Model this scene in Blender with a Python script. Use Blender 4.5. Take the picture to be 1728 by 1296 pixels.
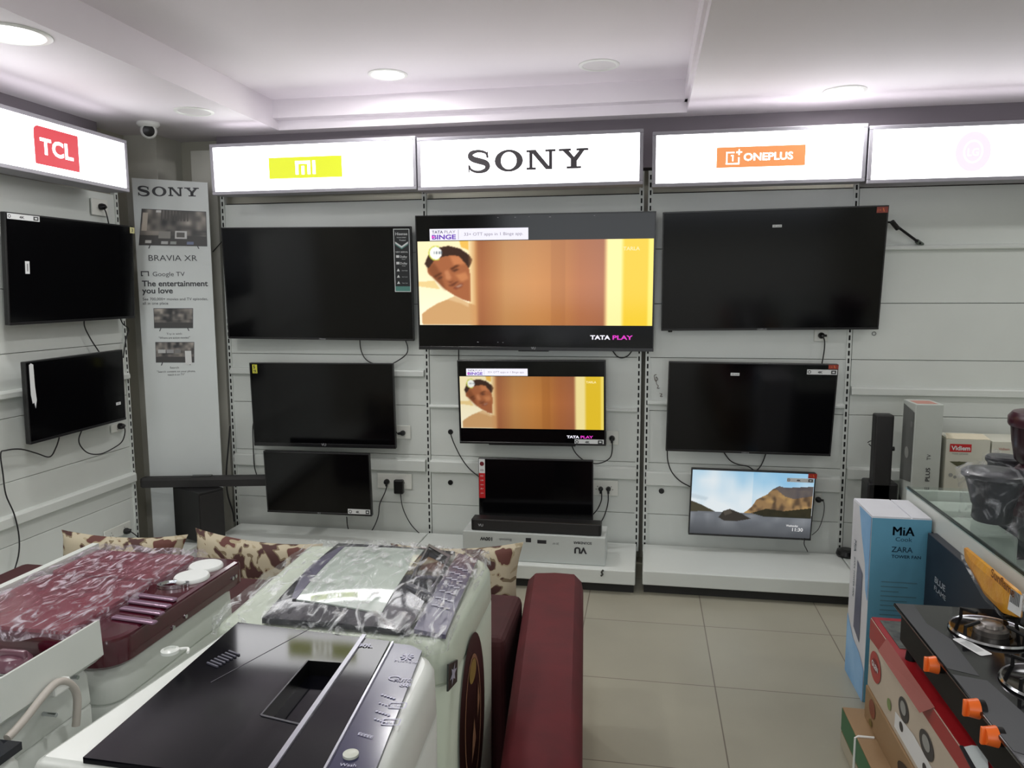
import bpy, bmesh, math, random
import numpy as np
from mathutils import Matrix, Vector
PI = math.pi
S = bpy.context.scene
for o in list(bpy.data.objects): bpy.data.objects.remove(o)
COL = S.collection
RND = random.Random(4)

# ---------------------------------------------------------------- camera
EYE = Vector((0, 0, 1.62)); FPX = 1284.5
YAW, PIT, ROL = math.radians(-10.0), math.radians(-6.75), math.radians(-0.23)
fw = Vector((math.sin(YAW)*math.cos(PIT), math.cos(YAW)*math.cos(PIT), math.sin(PIT)))
rt = Vector((math.cos(YAW), -math.sin(YAW), 0)); up = rt.cross(fw)
rt, up = math.cos(ROL)*rt + math.sin(ROL)*up, -math.sin(ROL)*rt + math.cos(ROL)*up
cd = bpy.data.cameras.new('camera'); cam = bpy.data.objects.new('camera', cd); COL.objects.link(cam)
cd.sensor_fit = 'HORIZONTAL'; cd.sensor_width = 36; cd.lens = 36*FPX/1728; cd.clip_start = .02
cam.matrix_world = Matrix(((rt.x, up.x, -fw.x, EYE.x), (rt.y, up.y, -fw.y, EYE.y), (rt.z, up.z, -fw.z, EYE.z), (0, 0, 0, 1)))
S.camera = cam
# ---------------------------------------------------------------- light and exposure
S.view_settings.view_transform = 'Standard'; S.view_settings.look = 'None'
S.view_settings.gamma = 1; S.view_settings.exposure = 0; S.view_settings.use_curve_mapping = False
w = bpy.data.worlds.new('shop_world'); S.world = w; w.use_nodes = True
w.node_tree.nodes['Background'].inputs[0].default_value = (.75, .82, .95, 1)
w.node_tree.nodes['Background'].inputs[1].default_value = .35
def area(name, loc, size, power, color=(1, 1, 1), rot=(0, 0, 0), sizey=None, disk=False):
    l = bpy.data.lights.new(name, 'AREA'); l.energy = power; l.color = color; l.size = size
    if disk: l.shape = 'DISK'
    elif sizey: l.shape = 'RECTANGLE'; l.size_y = sizey
    o = bpy.data.objects.new(name, l); COL.objects.link(o); o.location = loc; o.rotation_euler = rot
    return o
# daylight through the shop front behind the camera
area('daylight', (.5, -4.85, 1.45), 5.5, 85, (.93, .97, 1), (PI/2, 0, 0), 2.0)
LAMP_W = 8.5      # each lit ceiling lamp

# ---------------------------------------------------------------- helpers
def lin(c):
    return tuple(((v/255)/12.92 if v/255 <= .04045 else ((v/255+.055)/1.055)**2.4) for v in c)
MATS = {}
def mat(name, c=(200, 200, 200), rough=.5, metal=0, spec=.5, coat=0, emit=0, noise=0, nscale=8, bump=0, bscale=60, trans=0, c2=None, attr=None, alpha=1):
    if name in MATS: return MATS[name]
    m = bpy.data.materials.new(name); m.use_nodes = True; MATS[name] = m
    nt = m.node_tree; b = nt.nodes['Principled BSDF']
    b.inputs['Base Color'].default_value = (*lin(c), 1); b.inputs['Roughness'].default_value = rough
    b.inputs['Metallic'].default_value = metal; b.inputs['Specular IOR Level'].default_value = spec
    b.inputs['Coat Weight'].default_value = coat; b.inputs['Transmission Weight'].default_value = trans
    b.inputs['Alpha'].default_value = alpha
    tc = None
    if noise or bump or c2: tc = nt.nodes.new('ShaderNodeTexCoord')
    if noise or c2:
        n = nt.nodes.new('ShaderNodeTexNoise'); n.inputs['Scale'].default_value = nscale; n.inputs['Detail'].default_value = 4
        nt.links.new(tc.outputs['Object'], n.inputs['Vector'])
        r = nt.nodes.new('ShaderNodeValToRGB'); k = noise
        a = lin(c); d = lin(c2) if c2 else tuple(v*(1-k) for v in a)
        e = a if c2 else tuple(min(1, v*(1+k)) for v in a)
        r.color_ramp.elements[0].color = (*d, 1); r.color_ramp.elements[1].color = (*e, 1)
        r.color_ramp.elements[0].position = .3; r.color_ramp.elements[1].position = .7
        nt.links.new(n.outputs['Fac'], r.inputs['Fac']); nt.links.new(r.outputs['Color'], b.inputs['Base Color'])
    if bump:
        n2 = nt.nodes.new('ShaderNodeTexNoise'); n2.inputs['Scale'].default_value = bscale; n2.inputs['Detail'].default_value = 3
        nt.links.new(tc.outputs['Object'], n2.inputs['Vector'])
        bp = nt.nodes.new('ShaderNodeBump'); bp.inputs['Strength'].default_value = bump; bp.inputs['Distance'].default_value = .01
        nt.links.new(n2.outputs['Fac'], bp.inputs['Height']); nt.links.new(bp.outputs['Normal'], b.inputs['Normal'])
    if emit:
        b.inputs['Emission Color'].default_value = (*lin(c), 1); b.inputs['Emission Strength'].default_value = emit
    if attr:
        a = nt.nodes.new('ShaderNodeAttribute'); a.attribute_name = 'paint'
        if attr == 'emit':
            nt.links.new(a.outputs['Color'], b.inputs['Emission Color']); b.inputs['Emission Strength'].default_value = emit or 1
        else: nt.links.new(a.outputs['Color'], b.inputs['Base Color'])
    return m

def film_mat(name, tint, density, rough=.12, bump=.8, bscale=30):
    """thin clear plastic wrap: mostly see-through, with crinkled gloss"""
    if name in MATS: return MATS[name]
    m = bpy.data.materials.new(name); m.use_nodes = True; MATS[name] = m
    nt = m.node_tree; nt.nodes.clear(); N = nt.nodes.new; L = nt.links.new
    out = N('ShaderNodeOutputMaterial'); mix = N('ShaderNodeMixShader'); tr = N('ShaderNodeBsdfTransparent')
    pr = N('ShaderNodeBsdfPrincipled'); pr.inputs['Base Color'].default_value = (*lin(tint), 1)
    pr.inputs['Roughness'].default_value = rough; pr.inputs['Specular IOR Level'].default_value = 1.0
    tc = N('ShaderNodeTexCoord'); mp = N('ShaderNodeMapping'); mp.inputs['Scale'].default_value = (1, .35, 1); mp.inputs['Rotation'].default_value = (0, 0, .7)
    n = N('ShaderNodeTexNoise'); n.inputs['Scale'].default_value = bscale; n.inputs['Detail'].default_value = 5; n.inputs['Distortion'].default_value = 1.5
    L(tc.outputs['Object'], mp.inputs['Vector']); L(mp.outputs['Vector'], n.inputs['Vector'])
    bp = N('ShaderNodeBump'); bp.inputs['Strength'].default_value = bump; bp.inputs['Distance'].default_value = .02
    L(n.outputs['Fac'], bp.inputs['Height']); L(bp.outputs['Normal'], pr.inputs['Normal'])
    n2 = N('ShaderNodeTexNoise'); n2.inputs['Scale'].default_value = bscale*.8; n2.inputs['Detail'].default_value = 6; n2.inputs['Distortion'].default_value = 2
    L(mp.outputs['Vector'], n2.inputs['Vector'])
    rp = N('ShaderNodeMapRange'); rp.inputs[1].default_value = .5; rp.inputs[2].default_value = .72
    rp.inputs[3].default_value = density*.3; rp.inputs[4].default_value = min(1, density*3.6)
    L(n2.outputs['Fac'], rp.inputs[0]); L(rp.outputs[0], mix.inputs[0])
    L(tr.outputs[0], mix.inputs[1]); L(pr.outputs[0], mix.inputs[2]); L(mix.outputs[0], out.inputs[0])
    return m

WM = {}                                   # world matrix of every parent
def ray(px, py):
    return rt*((px-864)/FPX) + up*(-(py-648)/FPX) + fw
def atY(px, py, y): v = ray(px, py); return EYE + v*(y/v.y)
def atX(px, py, x): v = ray(px, py); return EYE + v*(x/v.x)
def atZ(px, py, z): v = ray(px, py); return EYE + v*((z-EYE.z)/v.z)

_txt = {}
def text_mesh(s, bold=0.0):
    k = (s, bold)
    if k in _txt: return _txt[k]
    cu = bpy.data.curves.new('t', 'FONT'); cu.body = s; cu.offset = bold; cu.resolution_u = 3
    ob = bpy.data.objects.new('t', cu); COL.objects.link(ob)
    bpy.context.view_layer.update()
    me = ob.evaluated_get(bpy.context.evaluated_depsgraph_get()).to_mesh()
    V = [tuple(v.co) for v in me.vertices]; F = [tuple(p.vertices) for p in me.polygons]
    ob.to_mesh_clear(); bpy.data.objects.remove(ob); bpy.data.curves.remove(cu)
    if not V: V = [(0, 0, 0)]
    x0 = min(v[0] for v in V); x1 = max(v[0] for v in V); y0 = min(v[1] for v in V); y1 = max(v[1] for v in V)
    _txt[k] = (V, F, x0, x1, y0, y1); return _txt[k]

class MB:
    def __init__(s): s.v = []; s.f = []; s.m = []; s.s = []; s.T = Matrix.Identity(4); s.c = None
    def add(s, V, F, mi=0, smooth=False):
        b = len(s.v); s.v += [s.T @ Vector(p) for p in V]
        for f in F: s.f.append(tuple(i+b for i in f)); s.m.append(mi); s.s.append(smooth)
    def quad(s, a, b, c, d, mi=0): s.add([a, b, c, d], [(0, 1, 2, 3)], mi)
    def box(s, lo, hi, mi=0, bev=0, seg=2):
        x0, y0, z0 = lo; x1, y1, z1 = hi
        if bev:
            bm = bmesh.new(); bmesh.ops.create_cube(bm, size=1)
            for v in bm.verts: v.co = Vector(((x0+x1)/2+v.co.x*(x1-x0), (y0+y1)/2+v.co.y*(y1-y0), (z0+z1)/2+v.co.z*(z1-z0)))
            bmesh.ops.bevel(bm, geom=bm.edges[:], offset=bev, segments=seg, profile=.5, affect='EDGES')
            bm.verts.index_update()
            s.add([v.co.copy() for v in bm.verts], [tuple(v.index for v in f.verts) for f in bm.faces], mi, False); bm.free(); return
        V = [(x, y, z) for z in (z0, z1) for y in (y0, y1) for x in (x0, x1)]
        s.add(V, [(0, 2, 3, 1), (4, 5, 7, 6), (0, 1, 5, 4), (2, 6, 7, 3), (0, 4, 6, 2), (1, 3, 7, 5)], mi)
    def rings(s, R, mi=0, smooth=True, cap=True, closed=True):
        n = len(R[0]); V = [p for r in R for p in r]; F = []
        for i in range(len(R)-1):
            for j in range(n if closed else n-1):
                k = (j+1) % n; F.append((i*n+j, i*n+k, (i+1)*n+k, (i+1)*n+j))
        s.add(V, F, mi, smooth)
        if cap: s.add(list(R[0]), [tuple(range(n))[::-1]], mi); s.add(list(R[-1]), [tuple(range(n))], mi)
    def lathe(s, prof, mi=0, seg=32, smooth=True, cap=True):
        s.rings([[(r*math.cos(2*PI*j/seg), r*math.sin(2*PI*j/seg), z) for j in range(seg)] for r, z in prof], mi, smooth, cap)
    def cyl(s, a, b, r, mi=0, seg=16, r2=None):
        a = Vector(a); b = Vector(b); d = (b-a).normalized(); q = d.to_track_quat('Z', 'Y').to_matrix()
        r2 = r if r2 is None else r2
        s.rings([[p + q @ Vector((rr*math.cos(2*PI*j/seg), rr*math.sin(2*PI*j/seg), 0)) for j in range(seg)] for p, rr in ((a, r), (b, r2))], mi, True)
    def tube(s, pts, r, mi=0, seg=8, smooth=4):
        P = [Vector(p) for p in pts]
        if smooth and len(P) > 2:
            Q = []
            for i in range(len(P)-1):
                p0 = P[max(i-1, 0)]; p1 = P[i]; p2 = P[i+1]; p3 = P[min(i+2, len(P)-1)]
                for k in range(smooth):
                    t = k/smooth
                    Q.append(.5*((2*p1)+(p2-p0)*t+(2*p0-5*p1+4*p2-p3)*t*t+(3*p1-p0-3*p2+p3)*t**3))
            P = Q+[P[-1]]
        R = []; u = None
        for i, p in enumerate(P):
            d = (P[min(i+1, len(P)-1)]-P[max(i-1, 0)]).normalized()
            if u is None: u = d.orthogonal().normalized()
            u = (u-d*u.dot(d)); u = u.normalized() if u.length > 1e-5 else d.orthogonal().normalized(); w_ = d.cross(u)
            rr = r[i*len(r)//len(P)] if isinstance(r, (list, tuple)) else r
            R.append([p+rr*(u*math.cos(2*PI*j/seg)+w_*math.sin(2*PI*j/seg)) for j in range(seg)])
        s.rings(R, mi, True)
    def prism(s, poly, z0, z1, mi=0):
        n = len(poly); s.add([(x, y, z0) for x, y in poly]+[(x, y, z1) for x, y in poly],
            [tuple(range(n))[::-1], tuple(range(n, 2*n))]+[(i, (i+1) % n, n+(i+1) % n, n+i) for i in range(n)], mi)
    def flat(s, poly, mi=0, z=0): s.add([(x, y, z) for x, y in poly], [tuple(range(len(poly)))], mi)
    def disc(s, x, y, r, mi=0, z=0, ry=None, seg=28): s.flat([(x+r*math.cos(2*PI*i/seg), y+(ry or r)*math.sin(2*PI*i/seg)) for i in range(seg)], mi, z)
    def ring(s, x, y, rx, ry, ix, iy, mi=0, z=0, seg=32):
        V = []; F = []
        for i in range(seg):
            a = 2*PI*i/seg; V += [(x+rx*math.cos(a), y+ry*math.sin(a), z), (x+ix*math.cos(a), y+iy*math.sin(a), z)]
        for i in range(seg): j = (i+1) % seg; F.append((2*i, 2*j, 2*j+1, 2*i+1))
        s.add(V, F, mi)
    def text(s, t, x, y, w=None, h=None, mi=0, z=0, bold=0, anchor='l'):
        """lettering in the local xy plane: x,y = left (or centre) baseline, w total width, h cap height"""
        V, F, x0, x1, y0, y1 = text_mesh(t, bold)
        sx = w/(x1-x0) if w else None; sy = h/(y1-max(y0, 0) if h else 1) if h else None
        if sx is None: sx = sy
        if sy is None: sy = sx
        ox = x-(x1-x0)*sx/2 if anchor == 'c' else x
        s.add([(ox+(a-x0)*sx, y+b*sy, z) for a, b, _ in V], F, mi)
    def grid(s, nx, ny, fn, cfn=None, mi=0, smooth=True):
        """fn(u,v)->xyz, u,v in 0..1; colour array (ny,nx,3) in srgb 0..255"""
        b = len(s.v)
        V = [fn(i/(nx-1), j/(ny-1)) for j in range(ny) for i in range(nx)]
        F = [(j*nx+i, j*nx+i+1, (j+1)*nx+i+1, (j+1)*nx+i) for j in range(ny-1) for i in range(nx-1)]
        s.add(V, F, mi, smooth)
        if cfn is not None:
            if s.c is None: s.c = {}
            s.c[b] = cfn.reshape(-1, 3)
    def obj(s, name, mats, parent=None, local=False, kind=None, label=None):
        me = bpy.data.meshes.new(name); Wp = WM.get(parent.name) if parent else None
        V = s.v
        if parent is not None and not local: I = Wp.inverted(); V = [I @ p for p in V]
        me.from_pydata([tuple(p) for p in V], [], s.f)
        for m in (mats if isinstance(mats, (list, tuple)) else [mats]): me.materials.append(m)
        me.polygons.foreach_set('material_index', s.m); me.polygons.foreach_set('use_smooth', s.s)
        if s.c:
            a = me.color_attributes.new('paint', 'FLOAT_COLOR', 'POINT'); arr = np.ones((len(V), 4), np.float32); arr[:, :3] = .5
            for b, c in s.c.items():
                x = c/255.; arr[b:b+len(c), :3] = np.where(x <= .04045, x/12.92, ((x+.055)/1.055)**2.4)
            a.data.foreach_set('color', arr.ravel())
        me.update(); me.validate()
        if any(s.s):
            try: me.set_sharp_from_angle(angle=math.radians(40))
            except Exception: pass
        o = bpy.data.objects.new(name, me); COL.objects.link(o)
        if parent is not None: o.parent = parent; WM[o.name] = Wp
        else: WM[o.name] = Matrix.Identity(4)
        if kind: o['kind'] = kind
        if label: o['label'] = label
        return o
def tag(o, label, cat, group=None):
    o['label'] = label; o['category'] = cat
    if group: o['group'] = group
    return o
def thing(name, label, cat, loc=(0, 0, 0), rot=None, group=None):
    o = bpy.data.objects.new(name, None); COL.objects.link(o); o.empty_display_size = .05
    M = Matrix.Translation(loc)
    if rot is not None: M = M @ (rot.to_4x4() if isinstance(rot, Matrix) else Matrix.Rotation(rot, 4, 'Z'))
    o.matrix_world = M; WM[o.name] = M
    return tag(o, label, cat, group)
def face(o, ex, ey):
    """matrix whose local xy plane has origin o, x along ex and y along ey"""
    ex = Vector(ex).normalized(); ey = Vector(ey); ey = (ey-ex*ey.dot(ex)).normalized(); ez = ex.cross(ey); o = Vector(o)
    return Matrix(((ex.x, ey.x, ez.x, o.x), (ex.y, ey.y, ez.y, o.y), (ex.z, ey.z, ez.z, o.z), (0, 0, 0, 1)))
def roundpoly(C, rad, n=6):
    out = []; k = len(C)
    for i, p in enumerate(C):
        p = Vector(p); a = Vector(C[i-1]); b = Vector(C[(i+1) % k]); r = rad[i] if isinstance(rad, (list, tuple)) else rad
        if r <= 0: out.append((p.x, p.y)); continue
        da = (a-p).normalized(); db = (b-p).normalized(); p0 = p+da*r; p1 = p+db*r
        for j in range(n+1):
            t = j/n; q = p0*(1-t)**2+p*2*t*(1-t)+p1*t*t; out.append((q.x, q.y))
    return out
def inset(poly, d):
    c = Vector((sum(p[0] for p in poly)/len(poly), sum(p[1] for p in poly)/len(poly))); out = []
    n = len(poly)
    for i in range(n):
        a = Vector(poly[i-1]); p = Vector(poly[i]); b = Vector(poly[(i+1) % n]); t = b-a
        nn = Vector((t.y, -t.x)).normalized() if t.length > 1e-9 else Vector((0, 0))
        if nn.dot(p-c) < 0: nn = -nn
        q = p-nn*d; out.append((q.x, q.y))
    return out

# ---------------------------------------------------------------- materials
white_metal = mat('white_painted_metal', (214, 219, 214), .32, noise=.03, nscale=3)
slot_dark = mat('slot_black', (12, 12, 12), .8)
black_plastic = mat('black_plastic', (14, 14, 15), .35)
cord_mat = mat('black_cord', (26, 26, 28), .5)
white_plastic = mat('white_plastic', (228, 230, 226), .35)
chrome = mat('chrome', (205, 208, 212), .15, 1)
ink = mat('dark_ink', (42, 42, 46), .6)
grey_ink = mat('grey_ink', (120, 124, 126), .6)
paper = mat('white_label', (225, 228, 228), .4)
red_ink = mat('red_label', (196, 32, 36), .4)

# ================================================================ the room
def struct(name, m, mt): return m.obj(name, mt, kind='structure')
def tile_floor():
    m = bpy.data.materials.new('floor_tiles'); m.use_nodes = True; nt = m.node_tree; b = nt.nodes['Principled BSDF']; N = nt.nodes.new; L = nt.links.new
    tc = N('ShaderNodeTexCoord'); mp = N('ShaderNodeMapping'); mp.inputs['Location'].default_value = (-.305, -.16, 0)
    br = N('ShaderNodeTexBrick'); br.offset = 0; br.inputs['Scale'].default_value = 1; br.inputs['Brick Width'].default_value = .585; br.inputs['Row Height'].default_value = .585
    br.inputs['Mortar Size'].default_value = .0028; br.inputs['Mortar Smooth'].default_value = .3
    br.inputs['Color1'].default_value = (*lin((166, 163, 146)), 1); br.inputs['Color2'].default_value = (*lin((160, 158, 142)), 1); br.inputs['Mortar'].default_value = (*lin((112, 106, 94)), 1)
    L(tc.outputs['Object'], mp.inputs[0]); L(mp.outputs[0], br.inputs['Vector'])
    n = N('ShaderNodeTexNoise'); n.inputs['Scale'].default_value = 2.2; n.inputs['Detail'].default_value = 8; L(tc.outputs['Object'], n.inputs['Vector'])
    mr = N('ShaderNodeMapRange'); mr.inputs[3].default_value = .82; mr.inputs[4].default_value = 1.12; L(n.outputs['Fac'], mr.inputs[0])
    mx = N('ShaderNodeMix'); mx.data_type = 'RGBA'; mx.blend_type = 'MULTIPLY'; mx.inputs[0].default_value = 1
    L(br.outputs['Color'], mx.inputs[6]); L(mr.outputs[0], mx.inputs[7]); L(mx.outputs[2], b.inputs['Base Color'])
    b.inputs['Roughness'].default_value = .33; b.inputs['Specular IOR Level'].default_value = .4
    return m
XL, XR, YB, YF, ZC, ZT = -3.2, 3.6, 4.62, -5.0, 2.60, 2.76
m = MB(); m.quad((XL-.1, YF-.1, 0), (XR+.1, YF-.1, 0), (XR+.1, YB+.1, 0), (XL-.1, YB+.1, 0)); struct('floor', m, tile_floor())
paint = mat('wall_paint', (176, 174, 160), .8, noise=.04, nscale=2)
m = MB(); m.box((XL-.15, YB, 0), (XR+.15, YB+.15, ZT+.1)); struct('wall_back', m, paint)
m = MB(); m.box((XL-.15, YF, 0), (XL, YB, ZT+.1)); struct('wall_left', m, paint)
m = MB(); m.box((XR, YF, 0), (XR+.15, YB, ZT+.1)); struct('wall_right', m, paint)
m = MB()
m.box((XL, YF-.15, 0), (-2.4, YF, ZT+.1)); m.box((3.2, YF-.15, 0), (XR, YF, ZT+.1)); m.box((-2.4, YF-.15, 2.5), (3.2, YF, ZT+.1))
struct('wall_front', m, paint)
# ceiling: lower soffit with a stepped tray
cpaint = mat('ceiling_paint', (226, 221, 226), .7, noise=.02, nscale=1.5)
tx0, tx1, ty0, ty1 = -2.19, .20, -2.0, 4.40
m = MB()
for lo, hi in (((XL, YF, ZC), (tx0, YB, ZC+.30)), ((tx1, YF, ZC), (XR, YB, ZC+.30)), ((tx0, ty1, ZC), (tx1, YB, ZC+.30)), ((tx0, YF, ZC), (tx1, ty0, ZC+.30))): m.box(lo, hi)
st = .07; zr = ZC+.055
for lo, hi in (((tx0, ty1-st, zr), (tx1, ty1, ZC+.30)), ((tx0, ty0, zr), (tx1, ty0+st, ZC+.3)), ((tx1-.015, ty0, zr), (tx1, ty1, ZC+.3))): m.box(lo, hi)
m.box((tx0-.02, ty0-.02, ZT), (tx1+.02, ty1+.02, ZT+.14))
struct('ceiling', m, cpaint)
band_grey = mat('upper_band_dark_grey', (112, 106, 112), .8)  # dark grey boxes filling the band between signs and ceiling
m = MB(); m.box((-2.66, 4.50, 2.33), (XR, YB, ZC)); struct('trim_2', m, band_grey)
m = MB(); m.box((XL, YF, 2.33), (-3.10, 4.0, ZC)); struct('trim_3', m, band_grey)
# corner column between the two runs of shelving
m = MB(); m.box((-3.2, 4.36, 0), (-2.98, YB, ZC)); m.box((-2.84, 4.5, 0), (-2.67, YB, 2.52)); struct('trim_1', m, mat('column_paint', (196, 196, 186), .75, noise=.05, nscale=4))

# ================================================================ ceiling lamps
def downlight(x, y, z, lit, label, r=.095):
    t = thing('ceiling_downlight', label, 'ceiling light', (x, y, z), group='round recessed ceiling lamps')
    m = MB(); m.T = Matrix.Translation((x, y, z)); m.lathe([(r*.86, -.001), (r*.9, -.006), (r, -.007), (r*1.08, -.003), (r*1.08, 0)], 0, 40, cap=False)
    m.obj('rim', white_plastic, t)
    m = MB(); m.T = Matrix.Translation((x, y, z-.002)); m.disc(0, 0, r*.87, z=0); m.v.reverse()
    m.obj('diffuser', mat('lamp_lit', (255, 252, 250), .5, emit=9) if lit else mat('lamp_unlit', (214, 212, 212), .4), t)
    if lit:
        l = area('lamp_light', (x, y, z-.012), r*1.5, LAMP_W, (1, .985, .97), disk=True)
        l.parent = t; l.location = (0, 0, -.012)
    return t
downlight(-2.37, 2.63, ZC, True, 'bright round lamp in the left ceiling border, cut by the photo edge', .125)
downlight(-1.35, 3.96, ZT, True, 'bright round lamp in the recessed ceiling tray')
downlight(-.255, 4.0, ZT, False, 'unlit round lamp in the recessed ceiling tray')
downlight(.935, 4.087, ZC, True, 'bright round lamp in the right lower ceiling')
downlight(-2.41, 3.87, ZC, False, 'unlit round lamp beside the ceiling camera')
for i, (x, y, z) in enumerate([(-1.35, 1.6, ZT), (-.3, 1.2, ZT), (-1.0, -.8, ZT), (1.5, -.9, ZC), (2.6, 3.4, ZC), (2.6, .6, ZC), (-2.7, .2, ZC), (-.8, -3.2, ZC), (1.5, -3.2, ZC)]):  # added lamps out of view, put in to brighten the walls
    downlight(x, y, z, True, 'added unseen round lamp in the ceiling above and behind the viewer')
c = atZ(250, 207, ZC)
t = thing('dome_camera', 'small white security camera with a black lens on the ceiling corner', 'security camera', (c.x, c.y, ZC))
m = MB(); m.T = Matrix.Translation((c.x, c.y, ZC)); m.lathe([(.062, 0), (.062, -.012), (.052, -.022), (.04, -.028)], 0, 28); m.obj('mount', white_plastic, t)
m = MB(); R = (EYE-Vector((c.x, c.y, ZC-.045))).normalized().to_track_quat('Z', 'Y').to_matrix().to_4x4()
m.T = Matrix.Translation((c.x, c.y, ZC-.045)) @ R
m.lathe([(.005, -.045), (.035, -.03), (.045, 0), (.042, .02), (.034, .03)], 0, 24); m.obj('head', white_plastic, t)
m = MB(); m.T = Matrix.Translation((c.x, c.y, ZC-.045)) @ R; m.lathe([(.0335, .026), (.031, .034), (.02, .038), (.001, .04)], 0, 24); m.obj('lens', black_plastic, t)

# ================================================================ wall shelving bays
GR = .312
def bay(label, axis, a0, a1, zs, top, rails, base, holes=(), upr=()):
    """axis 'y': panel faces -y on plane 4.5, a0..a1 in x; axis 'x': faces +x on plane -3.05, a0..a1 in y"""
    if axis == 'y': T = Matrix.Translation((0, 4.5, 0)); front = 4.5
    else: T = Matrix.Translation((-3.05, 0, 0)) @ Matrix.Rotation(PI/2, 4, 'Z')
    t = thing('display_wall_bay', label, 'wall shelving', T @ Vector(((a0+a1)/2, 0, 0)))
    m = MB(); m.T = T; z = zs-GR
    while z < top-.01:
        z1 = min(z+GR, top); lo = max(z, .10)
        if z1 > lo: m.box((a0+.012, 0, lo+.0015), (a1-.012, .02, z1-.0015), 0, .0015, 1)
        z += GR
    m.box((a0, .018, .1), (a1, .03, top), 1)
    m.obj('slat_panel', [white_metal, slot_dark], t)
    for u in upr:
        m = MB(); m.T = T; m.box((u-.013, -.008, .08), (u+.013, .02, top+.12), 0)
        z = .11
        while z < top+.1: m.box((u-.0045, -.0095, z), (u+.0045, -.007, z+.027), 1); z += .043
        m.obj('upright', [white_metal, slot_dark], t)
    for z0, z1, x0, x1 in rails:
        m = MB(); m.T = T; m.rings([[(x, 0, z1), (x, -.022, z1-.004), (x, -.028, z1-.012), (x, -.028, z0+.006), (x, -.02, z0), (x, 0, z0)] for x in (x0 or a0+.014, x1 or a1-.014)], 0, False)
        m.obj('hook_rail', white_metal, t)
    for hx, hz in holes:
        m = MB(); m.T = T @ Matrix.Translation((hx, -.001, hz)) @ Matrix.Rotation(PI/2, 4, 'X')
        m.lathe([(.016, -.002), (.016, .003), (.012, .004), (.011, .001)], 0, 20); m.obj('cable_grommet', black_plastic, t)
    if base:
        b0, b1, dep = base
        p = thing('display_plinth', 'low white plinth at the foot of the '+label.replace('white slatted ', '').replace(', cut by the photo edge', ''), 'plinth', T @ Vector(((b0+b1)/2, -dep/2, 0)))
        m = MB(); m.T = T; m.box((b0+.002, -dep, .055), (b1-.002, -.032, .135), 0, .006); m.obj('deck', white_metal, p)
        m = MB(); m.T = T; m.box((b0+.01, -dep+.04, 0), (b1-.01, -.035, .055), 0); m.obj('kick_plate', mat('kick_shade_dark', (40, 40, 38), .7), p)  # dark colour paints in the shadow gap below the deck
    return t, p
bay('white slatted wall bay under the yellow logo sign', 'y', -2.64, -1.325, 0, 2.19, [(.52, .60, 0, 0), (1.115, 1.16, 0, 0)], (-2.60, -1.326, .5), upr=(-2.635, -1.323))
bay2, plinth2 = bay('white slatted wall bay behind the two playing televisions', 'y', -1.32, -.03, 0, 2.19, [(.52, .60, 0, 0), (.925, .95, 0, 0)], (-1.324, -.035, .5), holes=((-1.18, .775), (-1.185, .455)), upr=(-.038,))
bay3, _p = bay('white slatted wall bay under the orange logo sign', 'y', .0, 1.115, 0, 2.19, [(.49, .58, 0, 0), (.972, 1.0, 0, 0)], (.0, 1.11, .48), holes=((.105, .455),), upr=(.012, 1.114))
bay4, _p = bay('white slatted wall bay behind the small appliance boxes', 'y', 1.12, 2.5, 0, 2.19, [(.57, .64, 0, 0), (1.05, 1.10, 0, 0), (1.845, 1.875, 0, 0)], (1.112, 2.5, .48))
bay('white slatted wall bay on the left side wall', 'x', 2.76, 4.06, .405, 2.20, [(.50, .56, 0, 0), (1.125, 1.165, 0, 0)], (2.76, 4.06, .42), upr=(4.05,))
bay('nearer white slatted bay of the left wall, cut by the photo edge', 'x', 1.46, 2.755, .405, 2.20, [(.50, .56, 0, 0), (1.125, 1.165, 0, 0)], (1.46, 2.755, .42), upr=(2.75,))
# hole on bay four, scribble on bay three, scuff on the base
m = MB(); m.T = face(atY(1475, 563, 4.497), (1, 0, 0), (0, 0, 1)); m.ring(0, 0, .012, .012, .007, .007); m.obj('screw_hole', mat('grey_metal', (120, 122, 120), .4, .6), bay4)
m = MB(); P = [atY(x, y, 4.497) for x, y in ((1108, 632), (1104, 634), (1106, 643), (1110, 640), (1107, 636), (1108, 648), (1111, 651), (1109, 655), (1113, 655))]
m.tube(P, .0016, 0, 6); m.tube([atY(x, y, 4.497) for x, y in ((1113, 664), (1117, 665), (1114, 669), (1118, 669))], .0015, 0, 6)
m.obj('pen_scribble', mat('brown_ink', (70, 50, 34), .6), bay3)
m = MB(); P = [atY(x, y, 3.996) for x, y in ((1018, 962), (1015, 966), (1017, 969), (1014, 972))]; m.tube(P, .005, 0, 6); m.obj('scuff_mark', mat('scuff', (70, 72, 66), .8), plinth2)

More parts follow.
